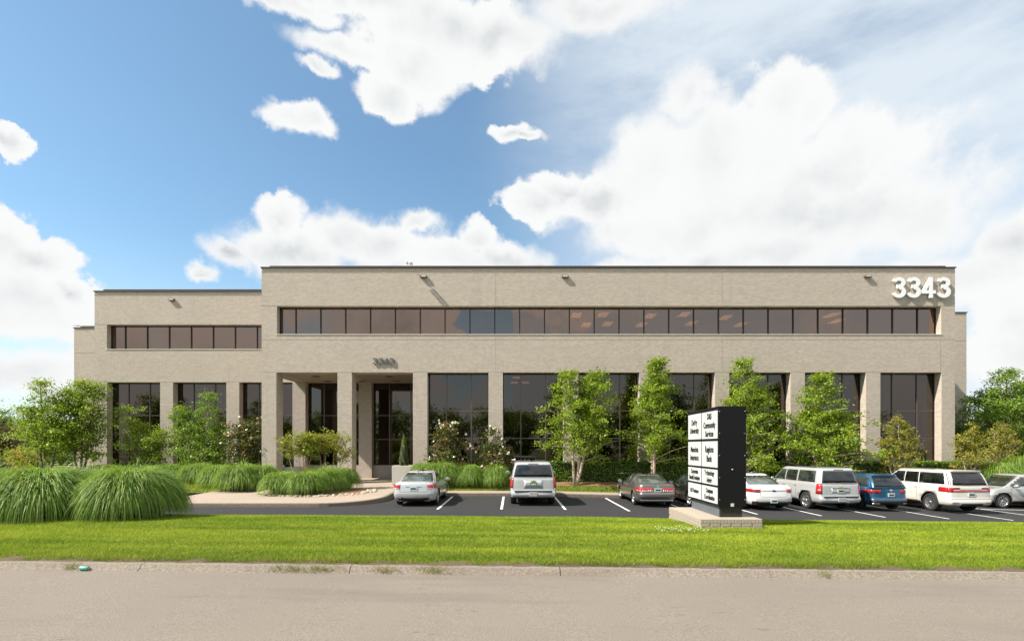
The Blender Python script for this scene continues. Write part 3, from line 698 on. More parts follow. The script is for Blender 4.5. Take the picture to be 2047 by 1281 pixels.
def tree(name, label, cat, x, y, z, H, env, stems, nb, leaves, lsize, lm, bm_, seed, group=None, up=0.35, t0=0.22, sig=0.17, rad=0.07, twigs=5, bare=0.0, lean=(0, 0), flowers=0):
    """env(t): crown radius at stem fraction t; stems: list of (dx, dy, height factor) tops"""
    rg = np.random.default_rng(seed)
    root = thing(name, label, cat, (x, y, z), 0, group)
    tr = MB(); cent = []; wts = []
    for (dx, dy, hf) in stems:
        p0 = np.array([dx * 0.06, dy * 0.06, -0.12]); p2 = np.array([dx + lean[0], dy + lean[1], H * hf * 0.97]); p1 = np.array([dx * 0.75 + rg.normal() * 0.1, dy * 0.75 + rg.normal() * 0.1, H * hf * 0.5])
        ts = np.linspace(0, 1, 9); pts = [bez(p0, p1, p2, t) + rg.normal(size=3) * 0.025 * H / 6 * (0 < t) for t in ts]
        tr.tube(pts, [rad * (1 - 0.93 * t) ** 0.85 + 0.006 for t in ts], 7)
        k = max(3, int(nb / len(stems)))
        for i in range(k):
            t = t0 + (1 - t0) * ((i + rg.uniform(0, 1)) / k) ** 0.9
            t = min(t, 0.985); a = bez(p0, p1, p2, t); az_ = i * 2.39996 + rg.uniform(-0.5, 0.5)
            L = max(0.25, env(t)) * rg.uniform(0.62, 1.12)
            d = np.array([math.cos(az_), math.sin(az_), 0.0]); rise = up * L * rg.uniform(0.5, 1.4)
            e = a + d * L + np.array([0, 0, rise]); mid = a + d * L * 0.5 + np.array([0, 0, rise * 0.75 + 0.05 * L])
            bp = [bez(a, mid, e, s_) for s_ in np.linspace(0, 1, 5)]
            r0 = max(0.008, rad * (1 - t) * 0.45 + 0.006); tr.tube(bp, [r0, r0 * 0.8, r0 * 0.6, r0 * 0.4, 0.004], 4, False)
            for j in range(twigs):
                s_ = rg.uniform(0.25, 1.02); c = bez(a, mid, e, s_) + rg.normal(size=3) * np.array([0.16, 0.16, 0.08]) * L
                cent.append(c); wts.append(0.35 + rg.uniform(0, 1) * (0.5 + s_))
        top = bez(p0, p1, p2, 0.99)
        for j in range(4): cent.append(top + rg.normal(size=3) * [0.08, 0.08, 0.15]); wts.append(0.5)
    tr.build('trunk', bm_, root)
    cent = np.array(cent); wts = np.array(wts); wts /= wts.sum()
    idx = rg.choice(len(cent), leaves, p=wts)
    pos = cent[idx] + rg.normal(size=(leaves, 3)) * np.array([sig, sig, sig * 0.62])
    ax = cent.mean(0); nr = rg.normal(size=(leaves, 3)) * 0.75 + np.array([0, 0, 0.75]) + (pos - ax) * 0.25
    v, f = leaf_quads(pos, nr, np.full(leaves, lsize), rng=rg)
    obj('crown', mesh_np('crown', v, f), lm, root)
    if flowers:
        far_ = np.argsort(-np.linalg.norm((pos - ax) * [1, 1, 0.8] + rg.normal(size=pos.shape) * 0.25, axis=1))[:flowers * 6]
        fp = pos[rg.choice(far_, flowers, replace=False)] + [0, -0.05, 0.03]
        pv = []; 
        for p in fp:
            for k in range(6): pv.append(p + rg.normal(size=3) * 0.028)
        pv = np.array(pv); v, f = leaf_quads(pv, rg.normal(size=pv.shape) + [0, -0.4, 0.6], np.full(len(pv), 0.125), 0.8, rg)
        o = obj('blossom', mesh_np('blossom', v, f), M['petal'], root); o['kind'] = 'stuff'
    return root
def P(px, D_): return (px - CX) * D_ / F
def Zr(py, D_): return CH + (HY - py) * D_ / F
cone = lambda r: (lambda t: r * (1.08 - t) ** 0.75 * min(1, 0.35 + t * 3.2))
oval = lambda r: (lambda t: r * math.sqrt(max(0.04, 1 - ((t - 0.55) / 0.52) ** 2)))
def T(px, D_, top, **kw):
    x = P(px, D_); z = gz(x, D_); return x, D_, z, Zr(top, D_) - z
# ---- birches along the right half of the facade
BG = 'young birches planted along the glass bays'
x, y, z, H = T(1149, 28.9, 738); tree('birch_tree', 'twin stemmed birch with pale trunks in mulch beside the gleaming silver large SUV', 'tree', x, y, z, H, cone(2.5), [(-0.35, 0, 0.99), (1.3, 0.2, 1.0), (0.5, 0.3, 0.72)], 110, 13500, 0.14, M['leaf_birch'], M['bark'], 1, BG, t0=0.26, rad=0.085)
x, y, z, H = T(1304, 29.0, 713); tree('birch_tree', 'tall narrow birch rising behind the grey tan sedan', 'tree', x, y, z, H, cone(2.3), [(0.25, 0, 1.0), (0.1, 0.2, 0.8)], 96, 12500, 0.14, M['leaf_birch'], M['bark'], 2, BG, t0=0.2, rad=0.085)
x, y, z, H = T(1487, 29.1, 714); tree('birch_tree', 'broad tall birch behind the black directory sign', 'tree', x, y, z, H, cone(2.7), [(-0.1, 0, 1.0), (1.0, 0.2, 0.78), (-0.2, 0.3, 0.7)], 120, 15000, 0.14, M['leaf_birch'], M['bark'], 3, BG, t0=0.1, rad=0.085)
x, y, z, H = T(1645, 29.0, 744); tree('birch_tree', 'dense conical bright green tree behind the silver SUV with roof rails', 'tree', x, y, z, H, cone(2.9), [(-0.1, 0, 1.0), (0.9, 0.1, 0.62), (-0.7, 0.2, 0.66)], 130, 17500, 0.14, M['leaf_birch'], M['bark'], 4, BG, t0=0.08, rad=0.085)
SP = 'small yellowing saplings with sparse leaves'
x, y, z, H = T(1797, 28.8, 833); tree('sapling', 'sparse yellowing sapling with several thin stems before the last glass bay', 'tree', x, y, z, H, cone(0.95), [(0, 0, 1.0), (-0.5, 0, 0.85), (0.5, 0.1, 0.9), (0.9, 0.1, 0.7), (-0.8, 0.1, 0.66)], 90, 5200, 0.095, M['leaf_yel'], M['bark'], 5, SP, up=1.1, t0=0.2, sig=0.11, rad=0.03, twigs=4)
x, y, z, H = T(1940, 28.9, 850); tree('sapling', 'sparse yellowing sapling beyond the end of the hedge by the building corner', 'tree', x, y, z, H, cone(0.85), [(0.1, 0, 1.0), (-0.6, 0, 0.8), (0.6, 0.1, 0.85)], 60, 3600, 0.095, M['leaf_yel'], M['bark'], 6, SP, up=1.1, t0=0.22, sig=0.11, rad=0.03, twigs=4)
x, y, z, H = T(2004, 30.6, 846); tree('sapling', 'sparse yellowing sapling with bare brown branches before the big green tree', 'tree', x, y, z, H, cone(1.0), [(0.0, 0, 1.0), (-0.5, 0, 0.85), (0.6, 0.1, 0.9), (0.2, 0.3, 0.8)], 80, 3400, 0.095, M['leaf_yel'], M['bark3'], 7, SP, up=1.1, t0=0.22, sig=0.12, rad=0.035, twigs=4)
x, y = P(2012, 37), 37; tree('broad_tree', 'large full green tree standing beyond the right rear wing', 'tree', x, y, 0.1, Zr(735, 37) - 0.1, cone(4.2), [(0, 0, 1.0), (-1.2, 0.2, 0.8), (1.6, 0, 0.86)], 120, 15000, 0.17, M['leaf_green'], M['bark2'], 8, t0=0.16, rad=0.14, sig=0.24)
x, y = P(1936, 40), 40; tree('dark_shrub', 'dark shaded shrub tucked beside the right rear wing', 'shrub', x, y, 0.15, Zr(835, 40), oval(1.6), [(0, 0, 1.0), (0.8, 0, 0.8), (-0.6, 0, 0.85)], 60, 5000, 0.15, M['leaf_dark'], M['bark2'], 9, t0=0.05, rad=0.06, sig=0.22)
for i, (px, D_, top, r) in enumerate(((2100, 44, 770, 4.0), (1985, 58, 800, 4.0), (2075, 62, 815, 5.0))):
    tree('distant_tree', 'green tree in the distance past the right end of the building', 'tree', P(px, D_), D_, 0.2, Zr(top, D_), oval(r), [(0, 0, 1.0), (1.2, 0, 0.85)], 70, 6000, 0.28, M['leaf_green'], M['bark2'], 20 + i, 'distant trees beyond the right end', t0=0.1, rad=0.14, sig=0.4)
# ---- left side
LG = 'young birches at the left corner'
x, y, z, H = T(92, 31.5, 756); tree('birch_tree', 'leafy multi stemmed birch farthest from the building corner, above the golden shrub', 'tree', x, y, z, H, cone(2.3), [(-0.3, 0, 1.0), (0.8, 0.1, 0.80), (-1.0, 0.3, 0.72)], 90, 9500, 0.14, M['leaf_birch'], M['bark2'], 31, LG, t0=0.24, rad=0.075, sig=0.2)
x, y, z, H = T(160, 32.0, 757); tree('birch_tree', 'leafy multi stemmed birch overlapping the left brick corner', 'tree', x, y, z, H, (lambda t: 1.75 * (1.06 - t) ** 0.5 * min(1, 0.35 + t * 2.4)), [(-0.8, 0, 0.92), (0.1, 0.1, 1.0), (0.75, 0.3, 0.97)], 100, 11000, 0.14, M['leaf_birch'], M['bark2'], 32, LG, t0=0.24, rad=0.075, sig=0.2)
x, y, z, H = T(293, 33.2, 806); tree('ornamental_tree', 'low vase shaped tree with leaning stems before the first left bay', 'tree', x, y, z, H, oval(1.2), [(-1.5, 0, 0.96), (-0.5, 0.1, 0.75), (0.7, 0.1, 0.62), (1.2, 0.2, 0.66)], 80, 6500, 0.125, M['leaf_birch'], M['bark3'], 33, t0=0.28, rad=0.06, up=0.3, sig=0.17)
x, y, z, H = T(408, 33.0, 782); tree('ornamental_tree', 'bushy conical green tree before the second left bay', 'tree', x, y, z, H, cone(1.9), [(0.3, 0, 1.0), (-1.7, 0.1, 0.84), (0.9, 0.1, 0.62), (-0.5, 0.2, 0.68)], 120, 12500, 0.125, M['leaf_green'], M['bark3'], 34, t0=0.04, rad=0.06, up=0.3, sig=0.17)
x, y, z, H = T(486, 31.8, 838); tree('magnolia_bush', 'round dark glossy magnolia bush against the porch corner column', 'bush', x, y, z, H, oval(1.15), [(-0.35, 0, 0.92), (0.55, 0.1, 1.0), (0.1, 0.2, 0.8)], 90, 5200, 0.155, M['leaf_mag'], M['bark2'], 35, t0=0.02, rad=0.05, sig=0.2, up=0.2, flowers=14)
MG = 'flowering magnolias before the glass bays'
x, y, z, H = T(897, 29.6, 842); tree('magnolia_bush', 'flowering magnolia with a rounded topknot beside the first glass bay', 'bush', x, y, z, H, (lambda t: 1.02 * (0.62 if 0.58 < t < 0.68 else 1) * math.sqrt(max(0.1, 1 - ((t - 0.52) / 0.55) ** 2))), [(0.05, 0, 1.0), (-0.35, 0.1, 0.9), (0.4, 0.1, 0.75)], 80, 3600, 0.145, M['leaf_mag'], M['bark3'], 36, MG, t0=0.1, rad=0.045, sig=0.15, up=0.2, flowers=40)
x, y, z, H = T(987, 29.6, 853); tree('magnolia_bush', 'flowering magnolia narrowing to a pointed top before a brick pier', 'bush', x, y, z, H, cone(1.35), [(0.05, 0, 1.0), (-0.3, 0.1, 0.7), (0.4, 0.1, 0.66)], 80, 3400, 0.145, M['leaf_mag'], M['bark3'], 37, MG, t0=0.1, rad=0.045, sig=0.15, up=0.2, flowers=44)
CG = 'crape myrtles on the island'
flat = lambda r: (lambda t: r * (0.25 + 0.85 * min(1, max(0, (t - 0.45) / 0.3))))
x, y, z, H = T(600, 26.8, 866); tree('crape_myrtle', 'flat topped yellow green crape myrtle nearest the porch corner column', 'small tree', x, y, z, H, flat(0.5), [(-0.85, 0, 0.93), (-0.1, 0, 1.0), (0.35, 0.1, 1.0), (0.62, 0.1, 0.95), (0.1, 0.2, 0.97)], 70, 3000, 0.11, M['leaf_myr'], M['bark3'], 38, CG, t0=0.6, rad=0.024, sig=0.12, up=0.25)
x, y, z, H = T(655, 27.3, 866); tree('crape_myrtle', 'flat topped bronzed crape myrtle with bare tan stems before the middle porch column', 'small tree', x, y, z, H, flat(0.55), [(-0.6, 0, 0.97), (-0.2, 0, 1.0), (0.35, 0.1, 1.0), (0.72, 0.1, 0.96), (0.95, 0.1, 0.7)], 70, 2300, 0.11, M['leaf_myr'], M['bark3'], 39, CG, t0=0.66, rad=0.024, sig=0.12, up=0.25)
x, y = P(2, 36), 36; tree('purple_leaf_tree', 'dark purple leaved tree at the left edge beyond the parked cars', 'tree', x, y, 0.3, Zr(858, 36), oval(1.5), [(0, 0, 1.0), (0.7, 0, 0.85), (-0.8, 0, 0.9)], 70, 5500, 0.15, M['leaf_pur'], M['bark2'], 40, t0=0.1, rad=0.06, sig=0.2)
x, y = P(-4, 52), 52; tree('distant_conifer', 'dark blue green tree rising behind the purple leaved tree', 'tree', x, y, 0.3, Zr(829, 52), oval(1.6), [(0, 0, 1.0), (0.6, 0, 0.9)], 60, 5000, 0.2, M['leaf_dark'], M['bark2'], 41, t0=0.05, rad=0.08, sig=0.25)
x, y = P(45, 33.5), 33.5; tree('golden_shrub', 'golden yellow leaved shrub under the birch at the left', 'shrub', x, y, gz(x, y), Zr(895, 33.5) - gz(x, y), oval(0.72), [(0, 0, 1.0), (0.4, 0, 0.85), (-0.4, 0, 0.9)], 50, 2200, 0.10, M['leaf_gold'], M['bark2'], 42, t0=0.05, rad=0.03, sig=0.12)
for i, (px, D_, top, r) in enumerate(((60, 48, 860, 2.6), (-60, 58, 840, 4.0), (120, 60, 850, 3.4), (-110, 40, 800, 3.5))):
    tree('distant_tree', 'green tree in the distance past the left end of the building', 'tree', P(px, D_), D_, 0.3, Zr(top, D_), oval(r), [(0, 0, 1.0), (1.0, 0, 0.85)], 60, 4500, 0.24, M['leaf_green'], M['bark2'], 50 + i, 'distant trees beyond the left end', t0=0.05, rad=0.12, sig=0.35)
# ---- trees across the road, seen mirrored in the dark windows
belt = [(-56 + 7.4 * k + RNG.uniform(-1.5, 1.5), -30 - 7 * RNG.random(), RNG.uniform(7.5, 10.5), RNG.uniform(4.2, 5.4)) for k in range(17)] + [(-31, -24, 11.5, 3.4), (27, -25, 12.5, 3.6), (40, -27, 13.0, 4.6), (9, -27, 11.0, 3.0)]
for i, (X_, Y_, H_, r) in enumerate(belt):
    tree('roadside_tree', 'leafy tree across the road, mirrored in the dark ground floor windows', 'tree', X_, Y_, 0.6, H_, oval(r), [(0, 0, 1.0), (r * 0.4, 0.3, 0.85), (-r * 0.4, -0.3, 0.88)], 70, 5200, 0.46, M['leaf_green'], M['bark2'], 70 + i, 'trees across the road', t0=0.02, rad=0.16, sig=0.5)
# ---- clipped hedge
def hedge(name, label, x0, x1, y0, y1, zt, zb, dens, seed, size=0.10):
    rg = np.random.default_rng(seed); root = thing(name, label, 'hedge', ((x0 + x1) / 2, (y0 + y1) / 2, 0.3))
    ox, oy = (x0 + x1) / 2, (y0 + y1) / 2
    c = MB(); n = max(4, int((x1 - x0) / 0.8)); xs = LS(x0 + 0.1, x1 - 0.1, n)
    for a, b in zip(xs[:-1], xs[1:]): pass
    c.box(x0 + 0.10 - ox, x1 - 0.10 - ox, y0 + 0.13 - oy, y1 - 0.08 - oy, zb - 0.5, zt - 0.42); c.build('branches', M['core'], root)  # solid dark core for the shaded inside, no separate branches
    L = x1 - x0; W = y1 - y0; Hh = zt - zb
    nf, nt, ne = int(L * Hh * dens), int(L * W * dens * 1.0), int(W * Hh * dens * 0.8)
    wob = lambda X, Z: 0.05 * np.sin(X * 1.7 + Z * 2) + 0.04 * np.sin(X * 4.3 + 1.0)
    X = rg.uniform(x0, x1, nf); Z = rg.uniform(zb, zt + 0.02, nf); Y = y0 + rg.exponential(0.05, nf) + wob(X, Z)
    p1 = np.stack([X, Y, Z], 1); n1 = rg.normal(size=(nf, 3)) * 0.7 + [0, -0.8, 0.5]
    X = rg.uniform(x0, x1, nt); Y = rg.uniform(y0, y1, nt); Z = zt - rg.exponential(0.035, nt) + 0.035 * np.sin(X * 3.1) + rg.exponential(0.03, nt) * (rg.random(nt) < 0.25)
    p2 = np.stack([X, Y, Z], 1); n2 = rg.normal(size=(nt, 3)) * 0.6 + [0, -0.1, 1]
    X = np.where(rg.random(ne) < 0.5, x0, x1) + rg.normal(size=ne) * 0.03; p3 = np.stack([X, rg.uniform(y0, y1, ne), rg.uniform(zb, zt, ne)], 1); n3 = rg.normal(size=(ne, 3)) + [0, 0, 0.4]
    pos = np.concatenate([p1, p2, p3]) - [ox, oy, 0.3]; nr = np.concatenate([n1, n2, n3])
    v, f = leaf_quads(pos, nr, np.full(len(pos), size), rng=rg); obj('foliage', mesh_np('foliage', v, f), M['leaf_hedge'], root)
hedge('hedge', 'long clipped green hedge running before the right glass bays', P(1030, 29.9), P(1962, 29.9), 29.75, 30.65, Zr(922.5, 29.9), 0.42, 380, 61, 0.105)
hedge('hedge', 'short low dark hedge behind the magnolias before the first glass bays', P(865, 30.2), P(1026, 30.2), 29.95, 30.7, Zr(932, 30.2), 0.42, 340, 62)
hedge('hedge', 'low dark hedge along the foot of the left block', P(186, 34.8), P(535, 34.8), 34.4, 35.2, Zr(930, 34.8), 0.35, 260, 63, 0.11)
# ---- arborvitae in planters
def planter(x0, x1, y0, y1, z0, z1, label):
    cx_, cy_ = (x0 + x1) / 2, (y0 + y1) / 2; hx, hy = (x1 - x0) / 2, (y1 - y0) / 2
    r = thing('planter', label, 'planter', (cx_, cy_, z0)); b = MB(); h = z1 - z0
    b.bbox(-hx, hx, -hy, -hy + 0.12, 0, h, 0.012); b.bbox(-hx, hx, hy - 0.12, hy, 0, h, 0.012)
    b.box(-hx + 0.004, -hx + 0.12, -hy + 0.12, hy - 0.12, 0, h - 0.003); b.box(hx - 0.12, hx - 0.004, -hy + 0.12, hy - 0.12, 0, h - 0.003)
    b.build('box', M['planter'], r); MB().box(-hx + 0.12, hx - 0.12, -hy + 0.12, hy - 0.12, 0.05, h - 0.06).build('soil', M['mulch'], r)
planter(P(789, 30.3), P(884, 30.3), 29.6, 30.7, 0.36, Zr(930, 30.0), 'pale concrete planter box behind the silver sedan')
planter(P(557, 32.2), P(597, 32.2), 31.9, 33.0, 0.37, Zr(933, 32.2), 'pale concrete planter box inside the porch behind the crape myrtles')
def arborvitae(px, D_, zb, top, r, label, seed):
    rg = np.random.default_rng(seed); x = P(px, D_); H = Zr(top, D_) - zb; n = 3600
    root = thing('arborvitae', label, 'evergreen shrub', (x, D_, zb), 0, 'clipped evergreens in the porch planters')
    t = rg.random(n) ** 0.85; th = rg.uniform(0, 2 * math.pi, n); rr = r * (1 - t) ** 0.62 * np.minimum(1, 0.75 + t * 1.6) * (0.86 + 0.14 * np.sin(th * 5 + t * 14)) * (1 - rg.exponential(0.09, n))
    pos = np.stack([rr * np.cos(th), rr * np.sin(th), t * H], 1); nr = np.stack([np.cos(th), np.sin(th), 0.35 + 0 * t], 1) + rg.normal(size=(n, 3)) * 0.45
    v, f = leaf_quads(pos, nr, np.full(n, 0.085), 0.5, rg); obj('foliage', mesh_np('foliage', v, f), M['leaf_arb'], root)
    c = MB(); c.lathe([(0.001, 0.0), (r * 0.72, 0.02), (r * 0.8, H * 0.25), (r * 0.55, H * 0.6), (0.02, H * 0.93), (0.001, H * 0.93)], 10); c.build('stem', M['core'], root)  # fat dark core for the shaded inside, wider than a stem
arborvitae(807.5, 30.15, Zr(930, 30.0) - 0.07, 868, 0.34, 'pointed green arborvitae in the planter behind the silver sedan', 64)
arborvitae(578, 32.45, Zr(933, 32.2) - 0.07, 878, 0.36, 'shaded pointed arborvitae in the planter inside the porch', 65)
# ---- arching reed grasses
def clump_mesh(nbl, h, spread, seed, seg=7, w=0.010):
    """dome of blades that rise from the crown, arch over and hang down its outside"""
    rg = np.random.default_rng(seed)
    az_ = rg.uniform(0, 2 * math.pi, nbl); lump = 1 + 0.10 * np.sin(az_ * 3 + seed) + 0.06 * np.sin(az_ * 7 + 2 * seed)
    r0 = spread * 0.22 * np.sqrt(rg.random(nbl)); u = rg.random(nbl) ** 0.62
    ra = spread * (0.06 + 0.84 * u) * lump; ha = h * np.sqrt(np.maximum(0.05, 1 - 0.66 * u ** 3)) * rg.uniform(0.84, 1.04, nbl) * (0.94 + 0.06 * lump)
    re = np.minimum(ra + spread * rg.uniform(0.12, 0.42, nbl) * (1.15 - 0.6 * u), spread * 1.06 * lump); ze = np.maximum(ha - h * rg.uniform(0.10, 0.75, nbl) * (0.35 + u), 0.04)
    a1 = az_ + rg.normal(0, 0.22, nbl)
    z0 = np.zeros(nbl); st = rg.random(nbl) < 0.012      # a few stray upright blades
    ha = np.where(st, ha * rg.uniform(1.05, 1.22, nbl), ha); ze = np.where(st, ha * 0.96, ze)
    P0_ = np.stack([r0 * np.cos(az_), r0 * np.sin(az_), z0], 1); P1_ = np.stack([(r0 * 0.7 + ra * 0.42) * np.cos(az_), (r0 * 0.7 + ra * 0.42) * np.sin(az_), ha * 1.0], 1)
    P2_ = np.stack([ra * 1.06 * np.cos(a1), ra * 1.06 * np.sin(a1), ha * 1.22], 1); P3_ = np.stack([re * np.cos(a1), re * np.sin(a1), ze], 1)
    rows = []; tw = az_ + math.pi / 2 + rg.uniform(-0.7, 0.7, nbl); wv = w * rg.uniform(0.7, 1.3, nbl)
    for t in np.linspace(0, 1, seg + 1):
        p = (1 - t) ** 3 * P0_ + 3 * t * (1 - t) ** 2 * P1_ + 3 * t * t * (1 - t) * P2_ + t ** 3 * P3_
        wd = wv * (1 - t ** 2.5) + 0.001; o_ = np.stack([np.cos(tw) * wd, np.sin(tw) * wd, 0.25 * wd], 1)
        rows.append(np.stack([p - o_, p + o_], 1))
    v = np.stack(rows, 1).reshape(-1, 3)
    base = np.arange(nbl)[:, None] * (2 * (seg + 1)) + 2 * np.arange(seg)[None, :]
    f = np.stack([base, base + 1, base + 3, base + 2], -1).reshape(-1, 4)
    me = mesh_np('blades', v, f, True); me.materials.append(M['blade']); return me
CM = [clump_mesh(2400, 1.2, 1.05, 80 + i, 7, 0.010) for i in range(4)]
CB = [clump_mesh(8000, 1.2, 1.2, 90 + i, 9, 0.0085) for i in range(3)]
def clump(px, D_, wpx, hpx, label, group, k, big=False, base=None):
    x = P(px, D_); z = gz(x, D_) if base is None else base; s_ = F / D_
    root = thing('ornamental_grass', label, 'ornamental grass', (x, D_, z - 0.02), random.uniform(0, 6.28), group)
    src = (CB if big else CM)[k % (3 if big else 4)]
    o = bpy.data.objects.new('blades', src); COL.objects.link(o); o.parent = root
    w = wpx / s_ / 2; ref = (1.2 if big else 1.05); o.scale = (w / ref, w / ref, hpx / s_ / 1.2)
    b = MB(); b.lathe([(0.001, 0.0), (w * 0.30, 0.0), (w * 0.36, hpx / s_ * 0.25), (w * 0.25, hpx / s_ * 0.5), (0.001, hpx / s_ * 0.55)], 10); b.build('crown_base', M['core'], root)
    return root
G0 = 'huge arching grass clumps on the front lawn'
for i, (px, D_, w, h) in enumerate(((-70, 12.0, 220, 96), (88, 11.9, 228, 98), (262, 12.1, 192, 97), (10, 13.2, 180, 78), (178, 12.9, 190, 86), (300, 13.3, 120, 78))):
    clump(px, D_, w, h, 'huge arching green grass clump on the front lawn at the left, by the road', G0, i, True)
G1 = 'grass clumps along the walk by the left lawn'
for i, (px, D_, w, h) in enumerate(((345, 32.0, 76, 36), (400, 31.0, 84, 40), (437, 29.0, 84, 44), (482, 26.9, 100, 52), (525, 27.4, 84, 48), (300, 31.5, 70, 34), (250, 31.0, 76, 32), (200, 30.5, 76, 30), (150, 30.0, 76, 28), (100, 30.0, 76, 28), (60, 29.5, 70, 26))):
    clump(px, D_, w, h, 'arching green grass clump in the bed left of the entry walk', G1, i)
G2 = 'grass clumps on the walk island'
for i, (px, D_, w, h) in enumerate(((561, 25.0, 84, 44), (613, 24.9, 92, 46), (572, 26.3, 70, 40), (645, 26.0, 96, 48), (690, 27.2, 66, 42), (670, 26.4, 70, 46), (630, 27.4, 60, 40))):
    clump(px, D_, w, h, 'arching green grass clump on the stone edged island in the entry walk', G2, i)
G3 = 'grass clumps beside the silver sedan'
for i, (px, D_, w, h) in enumerate(((848, 29.2, 72, 40), (884, 28.9, 86, 46), (938, 28.75, 66, 42), (990, 28.7, 70, 42))):
    clump(px, D_, w, h, 'arching green grass clump in the strip under the flowering magnolias', G3, i)
G4 = 'grass clumps at the end of the hedge'
for i, (px, D_, w, h) in enumerate(((1990, 28.9, 90, 50), (2042, 29.6, 84, 52), (2085, 29.3, 84, 50), (1955, 29.3, 50, 36))):
    clump(px, D_, w, h, 'arching green grass clump past the right end of the hedge', G4, i)
# ---- lawn blades
def lawn_blades(name, x0, x1, y0, y1, dens, zf, hgt, seed, label, edge=0.0, fan=True):
    rg = np.random.default_rng(seed)
    n = int((x1 - x0) * (y1 - y0) * dens); X = rg.uniform(x0, x1, n); Y = rg.uniform(y0, y1, n)
    if fan:
        keep = (np.abs(X) < Y * 1.08 + 3.8) & (rg.random(n) < np.interp(Y, [7.5, 9, 12, 16], [1.0, 0.85, 0.55, 0.32]))
        X, Y = X[keep], Y[keep]; n = len(X)
    if edge:
        keep = Y > 7.585 + 0.035 * np.sin(X * 5.3) * np.sin(X * 1.7 + 1) + 0.03 * rg.normal(size=n) * (rg.random(n) < 0.4); X, Y = X[keep], Y[keep]; n = len(X)
    Z = zf(X, Y)
    patch = np.sin(X * 1.3 + 2 * np.sin(Y * 2.1)) * np.sin(Y * 1.9 + X * 0.4) * 0.5 + 0.5
    h = hgt * rg.uniform(0.6, 1.25, n) * (0.8 + 0.4 * patch)
    near = np.exp(-np.maximum(Y - y0, 0) / 0.35) if edge else 0 * Y
    h = h * (1 + edge * near * rg.uniform(0, 1.4, n) * (0.4 + patch))
    a = rg.uniform(0, 2 * math.pi, n); lean = rg.uniform(0.3, 1.5, n) * h
    w = (0.0020 + 0.00036 * Y) * rg.uniform(0.7, 1.3, n)
    a2 = rg.uniform(0, 2 * math.pi, n)
    b = np.stack([X, Y, Z - 0.005], 1); o = np.stack([np.cos(a2) * w, np.sin(a2) * w, 0 * w], 1)
    tip = np.stack([X + np.cos(a) * lean, Y + np.sin(a) * lean, Z + h], 1)
    v = np.stack([b - o, b + o, tip], 1).reshape(-1, 3); me = mesh_np(name, v, np.arange(3 * n).reshape(n, 3))
    # per-blade tint: mown bands, yellowish patches, straw near the kerb
    def vnoise(sx_, sy_):
        gx_, gy_ = (X - x0) / sx_, (Y - y0) / sy_; g_ = rg.random((int((x1 - x0) / sx_) + 3, int((y1 - y0 + 0.3) / sy_) + 4)); gy_ = gy_ + 0.5
        i_, j_ = np.clip(gx_.astype(int), 0, g_.shape[0] - 2), np.clip(gy_.astype(int), 0, g_.shape[1] - 2); fx_, fy_ = gx_ - i_, gy_ - j_; fx_ = fx_ * fx_ * (3 - 2 * fx_); fy_ = fy_ * fy_ * (3 - 2 * fy_)
        return (g_[i_, j_] * (1 - fx_) + g_[i_ + 1, j_] * fx_) * (1 - fy_) + (g_[i_, j_ + 1] * (1 - fx_) + g_[i_ + 1, j_ + 1] * fx_) * fy_
    band = 0.65 * vnoise(4.5, 0.30) + 0.35 * vnoise(0.6, 0.18); big_ = 0.6 * vnoise(1.8, 0.9) + 0.4 * vnoise(0.22, 0.16)
    t = np.clip(0.85 * band + 0.55 * big_ + 0.75 * rg.random(n) - 0.55, 0, 1)[:, None]
    c = (1 - t) * np.array([0.095, 0.205, 0.008]) + t * np.array([0.41, 0.485, 0.042])
    straw = (rg.random(n) < 0.05 + 0.30 * near * patch)[:, None]; c = np.where(straw, np.array([0.36, 0.30, 0.11]), c)
    dk = (0.75 + 0.25 * (1 - 0.8 * near))[:, None]; c = c * dk
    at = me.attributes.new('tint', 'FLOAT_COLOR', 'POINT'); cc = np.ones((n, 3, 4), np.float32); cc[:, :, :3] = c[:, None, :]; at.data.foreach_set('color', cc.ravel())
    o = obj(name, me, M['lawn']); return tag(o, label, 'grass', None, 'stuff')
m, q, b, out = new_mat('lawn_blade'); M['lawn'] = m
at = q.n('ShaderNodeAttribute'); at.attribute_name = 'tint'; q.l(at.outputs[0], b.inputs['Base Color']); b.inputs['Roughness'].default_value = 0.5; b.inputs['Specular IOR Level'].default_value = 0.15
t = q.n('ShaderNodeBsdfTranslucent'); q.l(at.outputs[0], t.inputs[0]); mx = q.n('ShaderNodeMixShader'); mx.inputs[0].default_value = 0.35
q.l(b.outputs[0], mx.inputs[1]); q.l(t.outputs[0], mx.inputs[2]); q.l(mx.outputs[0], out.inputs[0])
lawn_blades('lawn_grass', -19, 19, 7.54, 15.5, 6800, lawn_z, 0.036, 101, 'mown bright green front lawn between road and car park', 1.5)
lawn_blades('strip_grass', -5.1, 23.5, 27.93, 28.8, 900, bed_z, 0.07, 102, 'narrow mown grass strip between pavement and planting bed', 0, False)
lawn_blades('patch_grass', -15.5, -12.4, 26.7, 31.5, 900, lambda X, Y: walk_z(X, Y) + 0.035, 0.07, 103, 'small mown lawn patch left of the entry walk', 0, False)
lawn_blades('side_grass', -40, -15.6, 26.5, 34, 260, lbed_z, 0.12, 104, 'rough grass under the birches at the left', 0, False)
